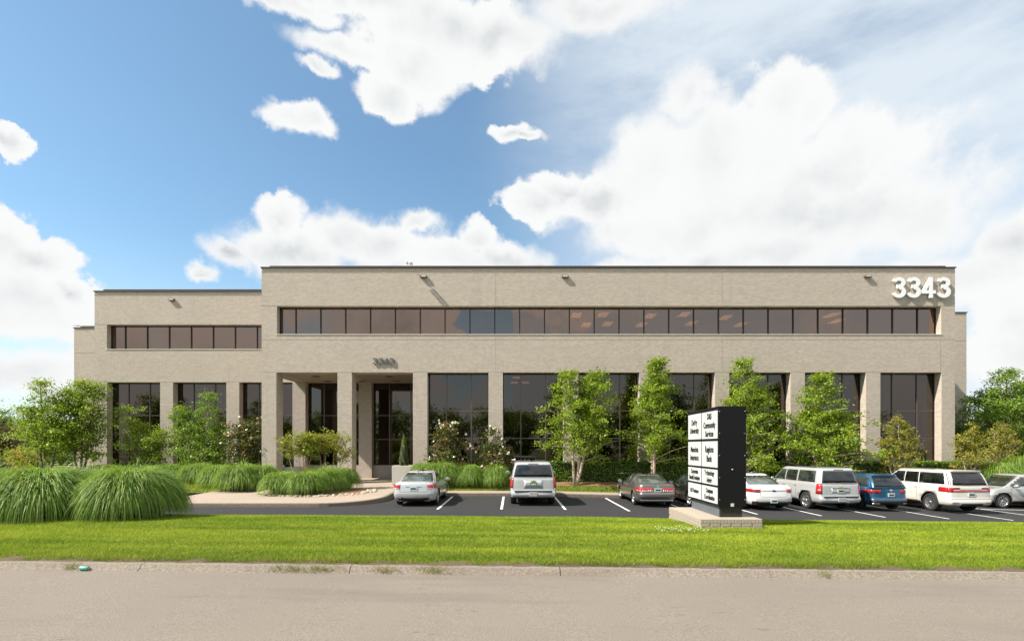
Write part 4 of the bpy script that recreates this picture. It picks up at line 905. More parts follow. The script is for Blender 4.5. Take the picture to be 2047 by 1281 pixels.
# weeds in the road gutter
rg = np.random.default_rng(105)
for i, (px, w) in enumerate(((640, 0.35), (768, 0.22), (868, 0.3), (575, 0.3), (1648, 0.1), (150, 0.12))):
    D_ = 7.42; x = P(px, D_); n = int(260 * w / 0.3)
    X = rg.normal(x, w * 0.5, n); Y = rg.normal(D_, 0.045, n); Z = road_z(X) + 0.05; h = rg.uniform(0.03, 0.11, n); a = rg.uniform(0, 6.28, n); ww = 0.004
    bb = np.stack([X, Y, Z - 0.02], 1); oo = np.stack([np.cos(a) * ww, np.sin(a) * ww, 0 * a], 1); tip = np.stack([X + np.cos(a) * h * 0.9, Y + np.sin(a) * h * 0.9, Z + h], 1)
    v = np.stack([bb - oo, bb + oo, tip], 1).reshape(-1, 3) - [x, D_, road_z(x)]; me = mesh_np('weed_tuft', v, np.arange(3 * n).reshape(n, 3))
    at = me.attributes.new('tint', 'FLOAT_COLOR', 'POINT'); cc = np.ones((n, 3, 4), np.float32); cc[:, :, :3] = np.where(rg.random(n)[:, None] < 0.45, np.array([0.38, 0.31, 0.12]), np.array([0.16, 0.23, 0.03]))[:, None, :]; at.data.foreach_set('color', cc.ravel())
    o = obj('weed_tuft', me, M['lawn'], None, (x, D_, road_z(x))); tag(o, 'low weedy tuft of half dry grass sprouting on the road kerb', 'weed', 'weed tufts on the road kerb', 'stuff')
# river stones round the island
rg = np.random.default_rng(106); sv, sf = [], []
ico = bmesh.new(); bmesh.ops.create_icosphere(ico, subdivisions=1, radius=1); iv = np.array([v.co[:] for v in ico.verts]); ico.verts.index_update(); fi = np.array([[v.index for v in f.verts] for f in ico.faces]); ico.free()
for k in range(230):
    th = rg.uniform(math.pi * 0.95, math.pi * 2.12); rr = rg.uniform(0.88, 1.06); x = -9.9 + 2.75 * rr * math.cos(th); y = 26.2 + 2.15 * rr * math.sin(th)
    r = rg.uniform(0.035, 0.095); p = iv * np.array([r * rg.uniform(0.8, 1.4), r * rg.uniform(0.8, 1.3), r * 0.65]) * (1 + rg.normal(size=(len(iv), 1)) * 0.07)
    c, s_ = math.cos(th * 9), math.sin(th * 9); p = np.stack([p[:, 0] * c - p[:, 1] * s_, p[:, 0] * s_ + p[:, 1] * c, p[:, 2]], 1) + [x, y, gz(x, y) + r * 0.3]
    sf.append(fi + sum(len(a) for a in sv)); sv.append(p)
tag(obj('river_stones', mesh_np('river_stones', np.concatenate(sv), np.concatenate(sf), True), M['stone']), 'scattered tan river stones edging the planted island', 'stones', None, 'stuff')
# ------------------------------------------------------------------ directory sign on its brick base
M['signblack'] = plain('black_sign_metal', (0.008, 0.008, 0.010), 0.5, 0.0, var=0.2, scale=3, spec=0.2)
M['signgrey'] = plain('blue_grey_plinth', (0.10, 0.115, 0.13), 0.6, var=0.2, scale=5)
M['panel'] = plain('white_acrylic', (0.56, 0.58, 0.57), 0.3)
M['ink'] = plain('charcoal_lettering', (0.012, 0.013, 0.014), 0.6)
M['bolt'] = plain('bolt_steel', (0.6, 0.6, 0.6), 0.3, 0.9)
M['base_brick'] = plain('tan_brick', (0.36, 0.31, 0.25), 0.85, var=0.2, scale=7, bump=0.3)
M['mortar'] = plain('mortar', (0.38, 0.34, 0.29), 0.95, var=0.1)
M['mossy'] = plain('mossy_black_metal', (0.018, 0.02, 0.010), 0.7, var=0.6, scale=7)
bx0, bx1, by0, by1 = 4.06, 5.40, 11.0, 13.2
bt = 0.995                                   # top of the brick base
SB_ = thing('sign_base', 'low tan brick plinth with rowlock course under the black directory sign', 'plinth', (bx0, by0, 0.8))
def bp_(mb, name, m, parent): o = mb.build(name, m, parent); return o
MB().box(0.012, bx1 - bx0 - 0.012, 0.012, by1 - by0 - 0.012, -0.6, bt - 0.8 - 0.012).build('mortar_core', M['mortar'], SB_)
bk1 = MB().bbox(-0.097, 0.097, -0.045, 0.045, -0.0285, 0.0285, 0.004).mesh('brick'); bk1.materials.append(M['base_brick'])
bk2 = MB().bbox(-0.0335, 0.0335, -0.05, 0.05, -0.0475, 0.0475, 0.004).mesh('brick'); bk2.materials.append(M['base_brick'])
def brick(me, x, y, z, rz=0):
    o = bpy.data.objects.new('brick', me); COL.objects.link(o); o.parent = SB_; o.location = (x, y, z - 0.8); o.rotation_euler = (random.uniform(-0.01, 0.01), random.uniform(-0.01, 0.01), rz + random.uniform(-0.008, 0.008))
W_, L_ = bx1 - bx0, by1 - by0
nr = int(W_ / 0.074); 
for i in range(nr): brick(bk2, (i + 0.5) * W_ / nr, 0.05, bt - 0.0475)
nl = int((L_ - 0.1) / 0.074)
for i in range(nl): brick(bk2, 0.05, 0.1 + (i + 0.5) * (L_ - 0.1) / nl, bt - 0.0475, math.pi / 2)
for r in range(3):
    z = bt - 0.105 - 0.0285 - r * 0.0677; off = 0.1 * (r % 2); nx = int(W_ / 0.205)
    for i in range(nx): brick(bk1, 0.1 + (i * (W_ - 0.2 - off) / (nx - 1)) + off, 0.045, z)
    ny = int((L_ - 0.1) / 0.2045)
    for i in range(ny): brick(bk1, 0.045, 0.2 + i * (L_ - 0.32) / (ny - 1) - off * 0.5 + 0.03, z, math.pi / 2)
MB().box(0.1, W_ - 0.004, 0.1, L_ - 0.004, bt - 0.8 - 0.1, bt - 0.8 - 0.003).build('top_course', M['base_brick'], SB_)
sx0, sx1, sy0, sy1, sz0, sz1 = 4.56, 5.18, 11.28, 13.22, 1.23, 3.45
SG = thing('directory_sign', 'tall black box directory sign with eight white tenant panels', 'sign', (sx0, sy0, bt))
def sp(mb, name, m, parent=None):
    me = mb.mesh(name) if isinstance(mb, MB) else mb
    o = obj(name, me, m, parent or SG)
    if parent is None: o.location = (-sx0, -sy0, -bt)
    return o
sp(MB().bbox(sx0, sx1, sy0, sy1, sz0, sz1, 0.006), 'cabinet', M['signblack'])
sp(MB().box(sx0 + 0.06, sx0 + 0.3, sy0 + 0.10, sy1 - 0.10, bt + 0.001, sz0), 'plinth_skirt', M['signgrey'])
sp(MB().box(sx0 + 0.065, sx1 - 0.07, sy0 + 0.05, sy1 - 0.12, bt + 0.002, sz0 - 0.001), 'pedestal', M['mossy'])
# panels on the side facing the approaching cars
fy = lambda f_: sy1 + (sy0 - sy1) * f_          # fraction along the reading direction (far to near)
ch_ = sz1 - sz0; fz = lambda f_: sz1 - ch_ * f_
rows = [(0.040, 0.320), (0.347, 0.612), (0.635, 0.790), (0.813, 0.975)]
cols = [(0.02, 0.482), (0.505, 0.985)]
TX = [[['DeVry', 'University'], ['Mendota', 'Insurance'], ['Corporate', 'Benefit Analysts'], ['815 Ventures']],
      [['D&S', 'Community', 'Services'], ['Regions', 'Bank'], ['Technology', 'Advice'], ['Compass', 'Coordination']]]
for c, (c0, c1) in enumerate(cols):
    for r, (r0, r1) in enumerate(rows):
        ya, yb, za, zb = fy(c1), fy(c0), fz(r1), fz(r0)
        p = sp(MB().box(sx0 - 0.006, sx0 - 0.001, ya, yb, za, zb), 'panel', M['panel'])
        lines = TX[c][r]; n = len(lines); size = [0.190, 0.190, 0.145, 0.135][r] * (1.05 if c else 0.98)
        if n == 3: size = 0.185
        for k, t_ in enumerate(lines):
            wmax = (yb - ya) * 0.86
            me = text_mesh('lettering', t_, size, 0.001, 0.008, 1.0)
            co = np.array([v.co[:] for v in me.vertices]); wd = co[:, 0].max() - co[:, 0].min(); kx = min(0.80, wmax / wd); mid = (co[:, 0].max() + co[:, 0].min()) / 2
            zc = (za + zb) / 2 + ((n - 1) / 2 - k) * size * 1.08 - size * 0.02; yc = (ya + yb) / 2
            base_z = -size * 0.30
            for v in me.vertices: v.co = Vector((sx0 - 0.0085 - v.co.z, yc - (v.co.x - mid) * kx, zc + v.co.y))
            bm = bmesh.new(); bm.from_mesh(me); bmesh.ops.recalc_face_normals(bm, faces=bm.faces); bm.to_mesh(me); bm.free()
            sp(me, 'lettering', M['ink'], p)
for zf_ in (0.05, 0.27, 0.49, 0.71, 0.93):
    for xx in (sx0 + 0.03, sx1 - 0.03):
        sp(MB().lathe([(0.001, -0.008), (0.007, -0.006), (0.009, 0.0)], 8, 'Y', (xx, sy0 - 0.0005, fz(zf_))), 'bolt', M['bolt'])
sp(MB().lathe([(0.001, -0.02), (0.016, -0.018), (0.018, 0.0)], 10, 'Y', (4.87, sy0 - 0.0005, fz(0.63))), 'lock', M['bolt'])
sp(MB().box(4.835, 4.905, sy0 - 0.006, sy0 - 0.0005, sz0 + 0.005, sz0 + 0.075), 'inspection_label', M['panel'])
# clover blossoms in the grass by the plinth
rg = np.random.default_rng(120); pp = np.stack([rg.uniform(3.0, 4.1, 60), rg.uniform(10.4, 11.1, 60), 0 * rg.random(60)], 1); pp[:, 2] = lawn_z(pp[:, 0], pp[:, 1]) + 0.045
v, f = leaf_quads(np.repeat(pp, 3, 0) + rg.normal(size=(180, 3)) * 0.006, rg.normal(size=(180, 3)) + [0, 0, 1], np.full(180, 0.017), 0.9, rg)
tag(obj('clover_blossoms', mesh_np('clover_blossoms', v, f), M['white']), 'tiny white clover blossoms in the lawn beside the sign plinth', 'flowers', None, 'stuff')
# discarded can on the kerb
M['can'] = plain('green_can', (0.10, 0.42, 0.30), 0.3, 0.3, var=0.5, scale=12)
M['tin'] = plain('bare_tin', (0.6, 0.6, 0.58), 0.35, 0.9)
cx_ = P(173, 7.40); cn = thing('drink_can', 'crumpled green drink can lying on the road kerb', 'can', (cx_, 7.36, float(road_z(cx_)) + 0.047), R(4))
MB().lathe([(0.022, -0.058), (0.030, -0.050), (0.033, -0.04), (0.032, 0.0), (0.033, 0.04), (0.027, 0.055)], 18, 'X').build('can_body', M['can'], cn)
MB().lathe([(0.001, 0.054), (0.024, 0.054), (0.027, 0.0585), (0.027, 0.0555)], 18, 'X').build('lid', M['tin'], cn)
MB().lathe([(0.001, -0.054), (0.018, -0.056), (0.022, -0.059), (0.0225, -0.057)], 18, 'X').build('can_bottom', M['tin'], cn)
# lamp post far left
lp = thing('lamp_post', 'thin dark lamp post rising behind the birch at the left', 'lamp post', (P(46, 40), 40, 0.3))
MB().tube([(0, 0, 0), (0, 0, 5.2)], [0.07, 0.05], 8).build('pole', M['coping'], lp)
MB().bbox(-0.35, 0.35, -0.18, 0.18, 5.2, 5.36, 0.02).build('lamp_head', M['coping'], lp)
# ------------------------------------------------------------------ cars
def paint(name, col, metal=0.0, rough=0.3, flake=0.0):
    m, q, b, out = new_mat(name); b.inputs['Base Color'].default_value = (*col, 1); b.inputs['Metallic'].default_value = metal
    b.inputs['Roughness'].default_value = rough; b.inputs['Coat Weight'].default_value = 0.8; b.inputs['Coat Roughness'].default_value = 0.03
    tc = q.n('ShaderNodeTexCoord'); nz = q.noise(tc.outputs['Object'], 2.5, 5, 0.6); z = q.xyz(tc.outputs['Object'])[2]
    dust = q.m('MULTIPLY', q.ss(z, 0.75, 0.25), q.ss(nz, 0.35, 0.75, 0.05, 0.40)); q.l(q.mix(dust, (*col, 1), (0.20, 0.175, 0.15, 1)), b.inputs['Base Color'])
    return m
M['tyre'] = plain('tyre_rubber', (0.018, 0.018, 0.018), 0.85, var=0.3, scale=14)
M['rim'] = plain('alloy_wheel', (0.52, 0.52, 0.53), 0.32, 0.9)
M['rimdark'] = plain('dark_wheel', (0.03, 0.03, 0.032), 0.4, 0.6)
M['well'] = plain('wheel_well', (0.008, 0.008, 0.008), 0.95)
M['trim'] = plain('black_trim', (0.015, 0.015, 0.016), 0.5)
M['seam'] = plain('panel_gap', (0.03, 0.03, 0.03), 0.9)
M['chrome'] = plain('chrome', (0.7, 0.7, 0.7), 0.12, 1.0)
M['gold'] = plain('gold_badge', (0.75, 0.52, 0.16), 0.3, 0.9)
M['badgeblue'] = plain('blue_badge', (0.03, 0.09, 0.28), 0.3, 0.2)
def lamp_mat(name, c): 
    m = plain(name, c, 0.12, 0.0, coat=1.0); return m
M['red'] = lamp_mat('red_lamp', (0.42, 0.012, 0.015)); M['darkred'] = lamp_mat('smoked_lamp', (0.16, 0.008, 0.012)); M['clear'] = lamp_mat('clear_lamp', (0.62, 0.60, 0.60)); M['amber'] = lamp_mat('amber_lamp', (0.6, 0.2, 0.03))
M['plate_w'] = plain('plate_pale', (0.42, 0.52, 0.50), 0.5, var=0.3, scale=30); M['plate_g'] = plain('plate_green', (0.09, 0.20, 0.10), 0.5, var=0.8, scale=22)
M['seat'] = plain('seat_cloth', (0.10, 0.095, 0.09), 0.9)
_wheel = {}
def wheel_meshes(r, w, style):
    k = (r, w, style)
    if k in _wheel: return _wheel[k]
    rr = r * 0.68
    ty = MB().lathe([(rr, -w / 2 + 0.01), (rr + 0.02, -w / 2), (r - 0.035, -w / 2 - 0.004), (r - 0.012, -w / 2 + 0.018), (r, -w / 2 + 0.045), (r, w / 2 - 0.045), (r - 0.012, w / 2 - 0.018), (r - 0.035, w / 2 + 0.004), (rr + 0.02, w / 2), (rr, w / 2 - 0.01), (rr - 0.01, 0), (rr, -w / 2 + 0.01)], 32, 'Y').mesh('wheel')
    ri = MB(); y = w / 2
    ri.lathe([(rr + 0.004, y - 0.012), (rr - 0.012, y - 0.002), (rr - 0.024, y - 0.012), (rr - 0.03, y - 0.10), (0.07, y - 0.11), (0.001, y - 0.11)], 32, 'Y')
    n = {'five': 5, 'six': 6, 'multi': 16, 'seven': 7, 'ten': 10}[style]; half = {'five': 0.052, 'six': 0.048, 'multi': 0.013, 'seven': 0.035, 'ten': 0.022}[style]
    for i in range(n):
        a = 2 * math.pi * i / n + 0.2; ca, sa = math.cos(a), math.sin(a)
        def pt(rad_, off, yy): return (ca * rad_ - sa * off, yy, sa * rad_ + ca * off)
        v = [pt(0.05, -half * 0.9, y - 0.03), pt(0.05, half * 0.9, y - 0.03), pt(rr - 0.018, half * 1.15, y - 0.008), pt(rr - 0.018, -half * 1.15, y - 0.008)]
        v += [(p[0], y - 0.075, p[2]) for p in v]
        ri.add(v, [(0, 1, 2, 3), (4, 7, 6, 5), (0, 4, 5, 1), (1, 5, 6, 2), (2, 6, 7, 3), (3, 7, 4, 0)])
    ri.lathe([(0.001, y - 0.008), (0.05, y - 0.01), (0.062, y - 0.03), (0.062, y - 0.09)], 16, 'Y')
    _wheel[k] = (ty, ri.mesh('rim')); return _wheel[k]
def grid_mesh(fn, us, vs_, off, skirt=0.03):
    """patch of a surface fn(u, v) lifted outward by off, with its rim turned in"""
    nu, nv = len(us), len(vs_); pts = np.array([[fn(u, v) for u in us] for v in vs_])
    du = np.gradient(pts, axis=1); dv = np.gradient(pts, axis=0); nrm = np.cross(du, dv); nrm /= np.linalg.norm(nrm, axis=2, keepdims=True) + 1e-9
    cen = np.array([0, 0, 0.8]); 
    if ((pts - cen) * nrm).sum() < 0: nrm = -nrm
    o = pts + nrm * off; i_ = pts - nrm * skirt
    v = np.concatenate([o.reshape(-1, 3), i_.reshape(-1, 3)]); ix = np.arange(nu * nv).reshape(nv, nu); N = nu * nv
    f = [(ix[j, i], ix[j, i + 1], ix[j + 1, i + 1], ix[j + 1, i]) for j in range(nv - 1) for i in range(nu - 1)]
    rim_ = [ix[0, i] for i in range(nu)] + [ix[j, -1] for j in range(1, nv)] + [ix[-1, i] for i in range(nu - 2, -1, -1)] + [ix[j, 0] for j in range(nv - 2, 0, -1)]
    for a, b in zip(rim_, rim_[1:] + rim_[:1]): f.append((b, a, a + N, b + N))
    mb = MB(); mb.add([tuple(p) for p in v], f, True); return mb
def rr_end(y, a, b, rx, ry, bow):
    """distance of the end curve of a rounded, slightly bowed rectangle from its middle"""
    y = min(abs(y), b); k = max(0.0, (y - (b - ry)) / ry); return a - bow * (y / b) ** 2 - rx * (1 - math.sqrt(max(0.0, 1 - k * k)))
def rr_side(x, a, b, rx, ry):
    k = max(0.0, (abs(x) - (a - rx - 0.06)) / rx); k = min(k, 1.0); return (b - ry * (1 - math.sqrt(1 - k * k))) * (1 - 0.025 * (x / a) ** 4)
def rr_ring(a, b, rx, ry, bow):
    q1 = [(x, rr_side(x, a, b, rx, ry)) for x in np.linspace(0, a - rx, 7)]
    for ph in np.linspace(math.pi / 2, 0, 7)[1:]: 
        y = b - ry + ry * math.sin(ph); q1.append((a - rx + rx * math.cos(ph) - bow * (y / b) ** 2, y * (1 - 0.02 * math.sin(ph))))
    q1 += [(a - bow * (y / b) ** 2, y) for y in np.linspace(b - ry, 0, 5)[1:]]
    r_ = q1 + [(x, -y) for x, y in q1[-2::-1]]; r_ = r_ + [(-x, y) for x, y in r_[-2:0:-1]]
    return r_
def car(S, label, cat, X, D_, yaw=0.0, group='parked cars', flip=False, zofs=0.0):
    """local axes: x towards the nose, y left, z up; origin on the ground at mid length"""
    L, W, H = S['L'], S['W'], S['H']; zb = S.get('clear', 0.24); nexp = S.get('n', 5.0)
    root = thing('parked_car', label, cat, (0, 0, 0), 0, group)
    hl = S['low']; hh = [a[0] for a in hl]
    wfn = lambda h: W / 2 * np.interp(h, hh, [a[1] for a in hl]); rin = lambda h: np.interp(h, hh, [a[2] for a in hl]); fin_ = lambda h: np.interp(h, hh, [a[3] for a in hl])
    tx = [(-0.5 + a) * L for a, _ in S['top']]; tz = [b for _, b in S['top']]
    Tz = lambda x: np.interp(x, tx, tz)
    def AB(h): x0 = -L / 2 + rin(h); x1 = L / 2 - fin_(h); return (x0 + x1) / 2, (x1 - x0) / 2
    zz = lambda x, h: zb + h * (Tz(x) - zb)
    rx, ry, bow = S.get('corner', (0.30, 0.17, 0.07))
    def low_side(x, h, s): c, a = AB(h); return np.array([x, s * rr_side(x - c, a, wfn(h), rx, ry), zz(x, h)])
    def low_end(y, h, e=-1):
        c, a = AB(h); x = c + e * rr_end(y, a, wfn(h), rx, ry, bow); return np.array([x, y, zz(x, h)])
    # lower body loft
    def ring(h, shrink=0.0, dz=0.0):
        c, a = AB(h); b = wfn(h); out_ = []
        for x, y in rr_ring(a - shrink, b - shrink, rx, ry, bow): out_.append((c + x, y, zz(c + x, h) + dz))
        return out_
    NS = len(ring(0.5))
    hs = sorted(set(list(hh) + [0.2, 0.3, 0.45, 0.55, 0.7]))
    rings = [ring(0, 0.12, 0.0)] + [ring(h) for h in hs] + [ring(1, 0.10, 0.012), ring(1, W * 0.30, 0.02)]
    mb = MB(); v = [p for r_ in rings for p in r_]; f = []
    for j in range(len(rings) - 1):
        for i in range(NS): f.append((j * NS + i, j * NS + (i + 1) % NS, (j + 1) * NS + (i + 1) % NS, (j + 1) * NS + i))
    f.append(tuple(reversed(range(NS)))); f.append(tuple((len(rings) - 1) * NS + i for i in range(NS)))
    mb.add(v, f, True); me = mb.mesh('body')
    # wheel arches cut with a cylinder across the axles
    wr = S['wr']; ax = [-L / 2 + S['rear_axle'], -L / 2 + S['rear_axle'] + S['wb']]
    body = obj('body', me, [S['paint'], M['well']], root)
    cut = MB()
    for a in ax: cut.lathe([(0.0001, -W), (wr * 1.16, -W), (wr * 1.16, W), (0.0001, W)], 28, 'Y', (a, 0, wr * 1.02), False)
    cme = cut.mesh('cutter'); cme.materials.append(S['paint']); cme.materials.append(M['well'])
    bm = bmesh.new(); bm.from_mesh(cme); bmesh.ops.remove_doubles(bm, verts=bm.verts, dist=1e-3); bmesh.ops.recalc_face_normals(bm, faces=bm.faces); bm.to_mesh(cme); bm.free()
    co = bpy.data.objects.new('cutter', cme); COL.objects.link(co)
    md = body.modifiers.new('arch', 'BOOLEAN'); md.operation = 'DIFFERENCE'; md.object = co; md.solver = 'EXACT'
    dg = bpy.context.evaluated_depsgraph_get(); dg.update(); nm = bpy.data.meshes.new_from_object(body.evaluated_get(dg)); nm.name = 'body'
    body.modifiers.clear(); body.data = nm; bpy.data.objects.remove(co)
    for p in nm.polygons:
        c = p.center
        p.material_index = 1 if (any(math.hypot(c.x - a, c.z - wr * 1.02) < wr * 1.17 for a in ax) and abs(c.y) < W / 2 * 0.99 and abs(p.normal.y) < 0.6 and math.hypot(p.normal.x, p.normal.z) > 0.5 and any(abs(math.hypot(c.x - a, c.z - wr * 1.02) - wr * 1.15) < 0.05 for a in ax)) else 0
    # greenhouse loft
    G = S['gh']; gh = [a[0] for a in G]
    gx0 = lambda h: -L / 2 + np.interp(h, gh, [a[1] for a in G]); gx1 = lambda h: -L / 2 + np.interp(h, gh, [a[2] for a in G]); gw = lambda h: W / 2 * np.interp(h, gh, [a[3] for a in G])
    gz0 = S['belt'] - 0.05; gn = S.get('gn', 6.0); cr = S.get('crown', 0.05)
    gzz = lambda h: gz0 + h * (H - cr - gz0)
    grx, gry, gbow = S.get('gcorner', (0.26, 0.13, 0.09))
    def g_side(x, h, s):
        c = (gx0(h) + gx1(h)) / 2; a = (gx1(h) - gx0(h)) / 2; return np.array([x, s * rr_side(x - c, a, gw(h), grx, gry), gzz(h)])
    def g_end(y, h, e=-1):
        c = (gx0(h) + gx1(h)) / 2; a = (gx1(h) - gx0(h)) / 2; return np.array([c + e * rr_end(y, a, gw(h), grx, gry, gbow), y, gzz(h)])
    def gring(h, sh=0.0, dz=0.0):
        c = (gx0(h) + gx1(h)) / 2; a = (gx1(h) - gx0(h)) / 2 - sh; b = gw(h) - sh; o_ = []
        for x, y in rr_ring(a, b, grx, gry, gbow): o_.append((c + x, y, gzz(h) + dz))
        return o_
    rings = [gring(h) for h in np.linspace(0, 1, 9)] + [gring(1, 0.03, cr * 0.4), gring(1, 0.09, cr * 0.7), gring(1, W * 0.25, cr * 0.93), gring(1, W * 0.36, cr)]
    mb = MB(); v = [p for r_ in rings for p in r_]; f = []
    for j in range(len(rings) - 1):
        for i in range(NS): f.append((j * NS + i, j * NS + (i + 1) % NS, (j + 1) * NS + (i + 1) % NS, (j + 1) * NS + i))
    f.append(tuple(reversed(range(NS)))); f.append(tuple((len(rings) - 1) * NS + i for i in range(NS)))
    mb.add(v, f, True); mb.build('roof_shell', S['paint'], root)
    gm = S.get('glass', M['carglass'])
    def patch(fn, u, v_, nu, nv, off, name, m, parent=None, sk=0.03): return grid_mesh(fn, np.linspace(*u, nu), np.linspace(*v_, nv), off, sk).build(name, m, parent or root)
    # glazing: black surround then the pane
    rg_ = S['rear_glass']     # h0, h1, k0, k1
    fr = lambda u, v: g_end(u * gw(v) * np.interp(v, [rg_[0], rg_[1]], [rg_[2], rg_[3]]), v)
    patch(fr, (-1.02, 1.02), (rg_[0] - 0.02, rg_[1] + 0.02), 13, 6, 0.004, 'rear_window_seal', M['trim'])
    patch(fr, (-0.985, 0.985), (rg_[0], rg_[1]), 13, 6, 0.007, 'rear_window', S.get('rearmat', M['glassopaque']))
    fw = lambda u, v: g_end(u * gw(v) * 0.9, v, 1)
    patch(fw, (-1, 1), (0.10, 0.93), 11, 6, 0.006, 'windscreen', M['glassopaque'])
    for s in (1, -1):
        for (b0, b1, t0_, t1_, h0, h1) in S['side_glass']:
            fs = lambda u, v, s=s, b0=b0, b1=b1, t0_=t0_, t1_=t1_, h0=h0, h1=h1: g_side(-L / 2 + np.interp(v, [h0, h1], [b0 + (b1 - b0) * u, t0_ + (t1_ - t0_) * u]), v, s)
            patch(fs, (0, 1), (h0, h1), 7, 5, 0.006, 'side_window', S.get('sidemat', M['glassopaque']))
        # mirror
        mx_, mz = -L / 2 + S['mirror'], S['belt'] + 0.06; my = s * (W / 2 + 0.11)
        bm = bmesh.new(); bmesh.ops.create_uvsphere(bm, u_segments=10, v_segments=8, radius=1)
        for vv in bm.verts: vv.co = Vector((mx_ + vv.co.x * 0.09, my + vv.co.y * 0.115, mz + vv.co.z * 0.085))
        mm = bpy.data.meshes.new('mirror'); bm.to_mesh(mm); bm.free(); mm.polygons.foreach_set('use_smooth', [True] * len(mm.polygons))
        mo = obj('mirror', mm, S.get('mirmat', S['paint']), root)
        MB().box(mx_ - 0.094, mx_ - 0.085, my - 0.085, my + 0.085, mz - 0.06, mz + 0.06).build('mirror_glass', M['chrome'], mo)
        MB().tube([(mx_, s * W * 0.44, mz - 0.08), (mx_, my, mz - 0.04)], 0.03, 6).build('mirror_arm', M['trim'], mo)
        for hx in S['handles']:
            p = low_side(-L / 2 + hx, 0.83, s); MB().bbox(p[0] - 0.10, p[0] + 0.10, min(p[1], p[1] + s * 0.035), max(p[1], p[1] + s * 0.035), p[2] - 0.018, p[2] + 0.018, 0.006).build('door_handle', S.get('handlemat', S['paint']), root)
        for dx in S['door_lines']:
            fs = lambda u, v, s=s, dx=dx: low_side(-L / 2 + dx + u * 0.012, v, s); patch(fs, (0, 1), (0.14, 0.995), 2, 8, 0.002, 'door_seam', M['seam'], sk=0.004)
        fs = lambda u, v, s=s: low_side(u, v, s); patch(fs, (ax[0] + wr * 1.2, ax[1] - wr * 1.2), (0.0, 0.13), 8, 3, 0.012, 'sill', S.get('sillmat', M['trim']))
    # rear fittings
    for (y0, y1, h0, h1, x1, m) in S['lamps']:      # y as share of half width; x1 = how far it wraps along the side
        for s in (1, -1):
            fr2 = lambda u, v, s=s: low_end(s * u * wfn(v), v)
            patch(fr2, (y0, y1), (h0, h1), 8, 5, 0.014, 'tail_lamp', m)
            if x1:
                c0, a0 = AB((h0 + h1) / 2); xs_ = c0 - rr_end(y1 * wfn((h0 + h1) / 2), a0, wfn((h0 + h1) / 2), rx, ry, bow)
                fs2 = lambda u, v, s=s: low_side(u, v, s); patch(fs2, (xs_ - 0.01, xs_ + x1), (h0, h1), 5, 5, 0.014, 'tail_lamp', m)
    for (y0, y1, h0, h1, off, m, nm_) in S['rear_parts']:
        fr3 = lambda u, v: low_end(u * wfn(v), v); patch(fr3, (y0, y1), (h0, h1), 13, 4, off, nm_, m)
    for (y0, y1, h0, h1, off, m, nm_) in S.get('roof_parts', []):
        fr4 = lambda u, v: g_end(u * gw(v), v); patch(fr4, (y0, y1), (h0, h1), 9, 3, off, nm_, m)
    for (yc, h, w_, hh_, m, nm_, dpt) in S['rear_boxes']:
        p = low_end(yc, h); MB().bbox(p[0] - dpt, p[0] + 0.02, yc - w_ / 2, yc + w_ / 2, p[2] - hh_ / 2, p[2] + hh_ / 2, min(0.006, hh_ * 0.2)).build(nm_, m, root)
    for (yc, zc, r_) in S.get('pipes', []):
        p = low_end(yc, 0.08); MB().lathe([(r_ * 0.8, 0.12), (r_ * 0.8, -0.02), (r_, -0.03), (r_, 0.12)], 14, 'X', (p[0] + 0.02, yc, zc)).build('exhaust_tip', M['chrome'], root)
    pz = S['plate']; p = low_end(0, pz[0]); pl = MB().bbox(p[0] - 0.03, p[0] + 0.01, pz[1] - 0.155, pz[1] + 0.155, p[2] - 0.08, p[2] + 0.08, 0.004).build('licence_plate', pz[2], root)
    MB().box(p[0] - 0.033, p[0] - 0.0302, pz[1] - 0.11, pz[1] + 0.11, p[2] - 0.028, p[2] + 0.03).build('plate_text', M['trim'] if pz[2] is M['plate_w'] else M['plate_w'], pl)
    # nose: lamps and grille
    for s in (1, -1):
        ff = lambda u, v, s=s: low_end(s * u * wfn(v), v, 1); patch(ff, (0.5, 0.95), (0.68, 0.86), 6, 4, 0.012, 'headlight', M['clear'])
    ff = lambda u, v: low_end(u * wfn(v), v, 1); patch(ff, (-0.42, 0.42), (0.45, 0.80), 9, 4, 0.012, 'grille', M['trim'])
    # wheels
    ty, ri = wheel_meshes(wr, S.get('tw', 0.22), S['rim'])
    for a in ax:
        for s in (1, -1):
            o = bpy.data.objects.new('wheel', ty)
            if not ty.materials: ty.materials.append(M['tyre'])
            COL.objects.link(o); o.parent = root; o.location = (a, s * (W / 2 - S.get('tw', 0.22) / 2 - 0.035), wr); o.rotation_euler = (0, 0, 0 if s > 0 else math.pi)
            o2 = bpy.data.objects.new('rim', ri)
            if not ri.materials: ri.materials.append(M['rim'])
            COL.objects.link(o2); o2.parent = o; o2.rotation_euler = (0, random.uniform(0, 1), 0)
            if S.get('rimdark'):
                o2.material_slots[0].link = 'OBJECT'; o2.material_slots[0].material = M['rimdark']
    MB().box(ax[0] + 0.1, ax[1] - 0.1, -W * 0.36, W * 0.36, zb - 0.06, zb + 0.08).build('underbody', M['well'], root)
    if S.get('rails'):
        for s in (1, -1):
            xs_ = np.linspace(gx0(1) + 0.25, gx1(1) - 0.55, 6); yy = s * gw(1) * 0.86
            b_ = MB(); b_.tube([(x_, yy, H - 0.035 + (0.05 if 0 < i < 5 else 0.0)) for i, x_ in enumerate(xs_)], 0.018, 6); b_.build('roof_rail', M['trim'], root)
    for fn_ in S.get('extra', []): fn_(root, dict(low_end=low_end, low_side=low_side, g_end=g_end, L=L, W=W, H=H, patch=patch, wfn=wfn, gw=gw, S=S))
    # place: ground contact on the sloping car park
    z = float(lot_z(X)); root.location = (X, D_, z + 0.004); root.rotation_euler = (0.0, 0.0, R(90) + R(yaw))
    return root
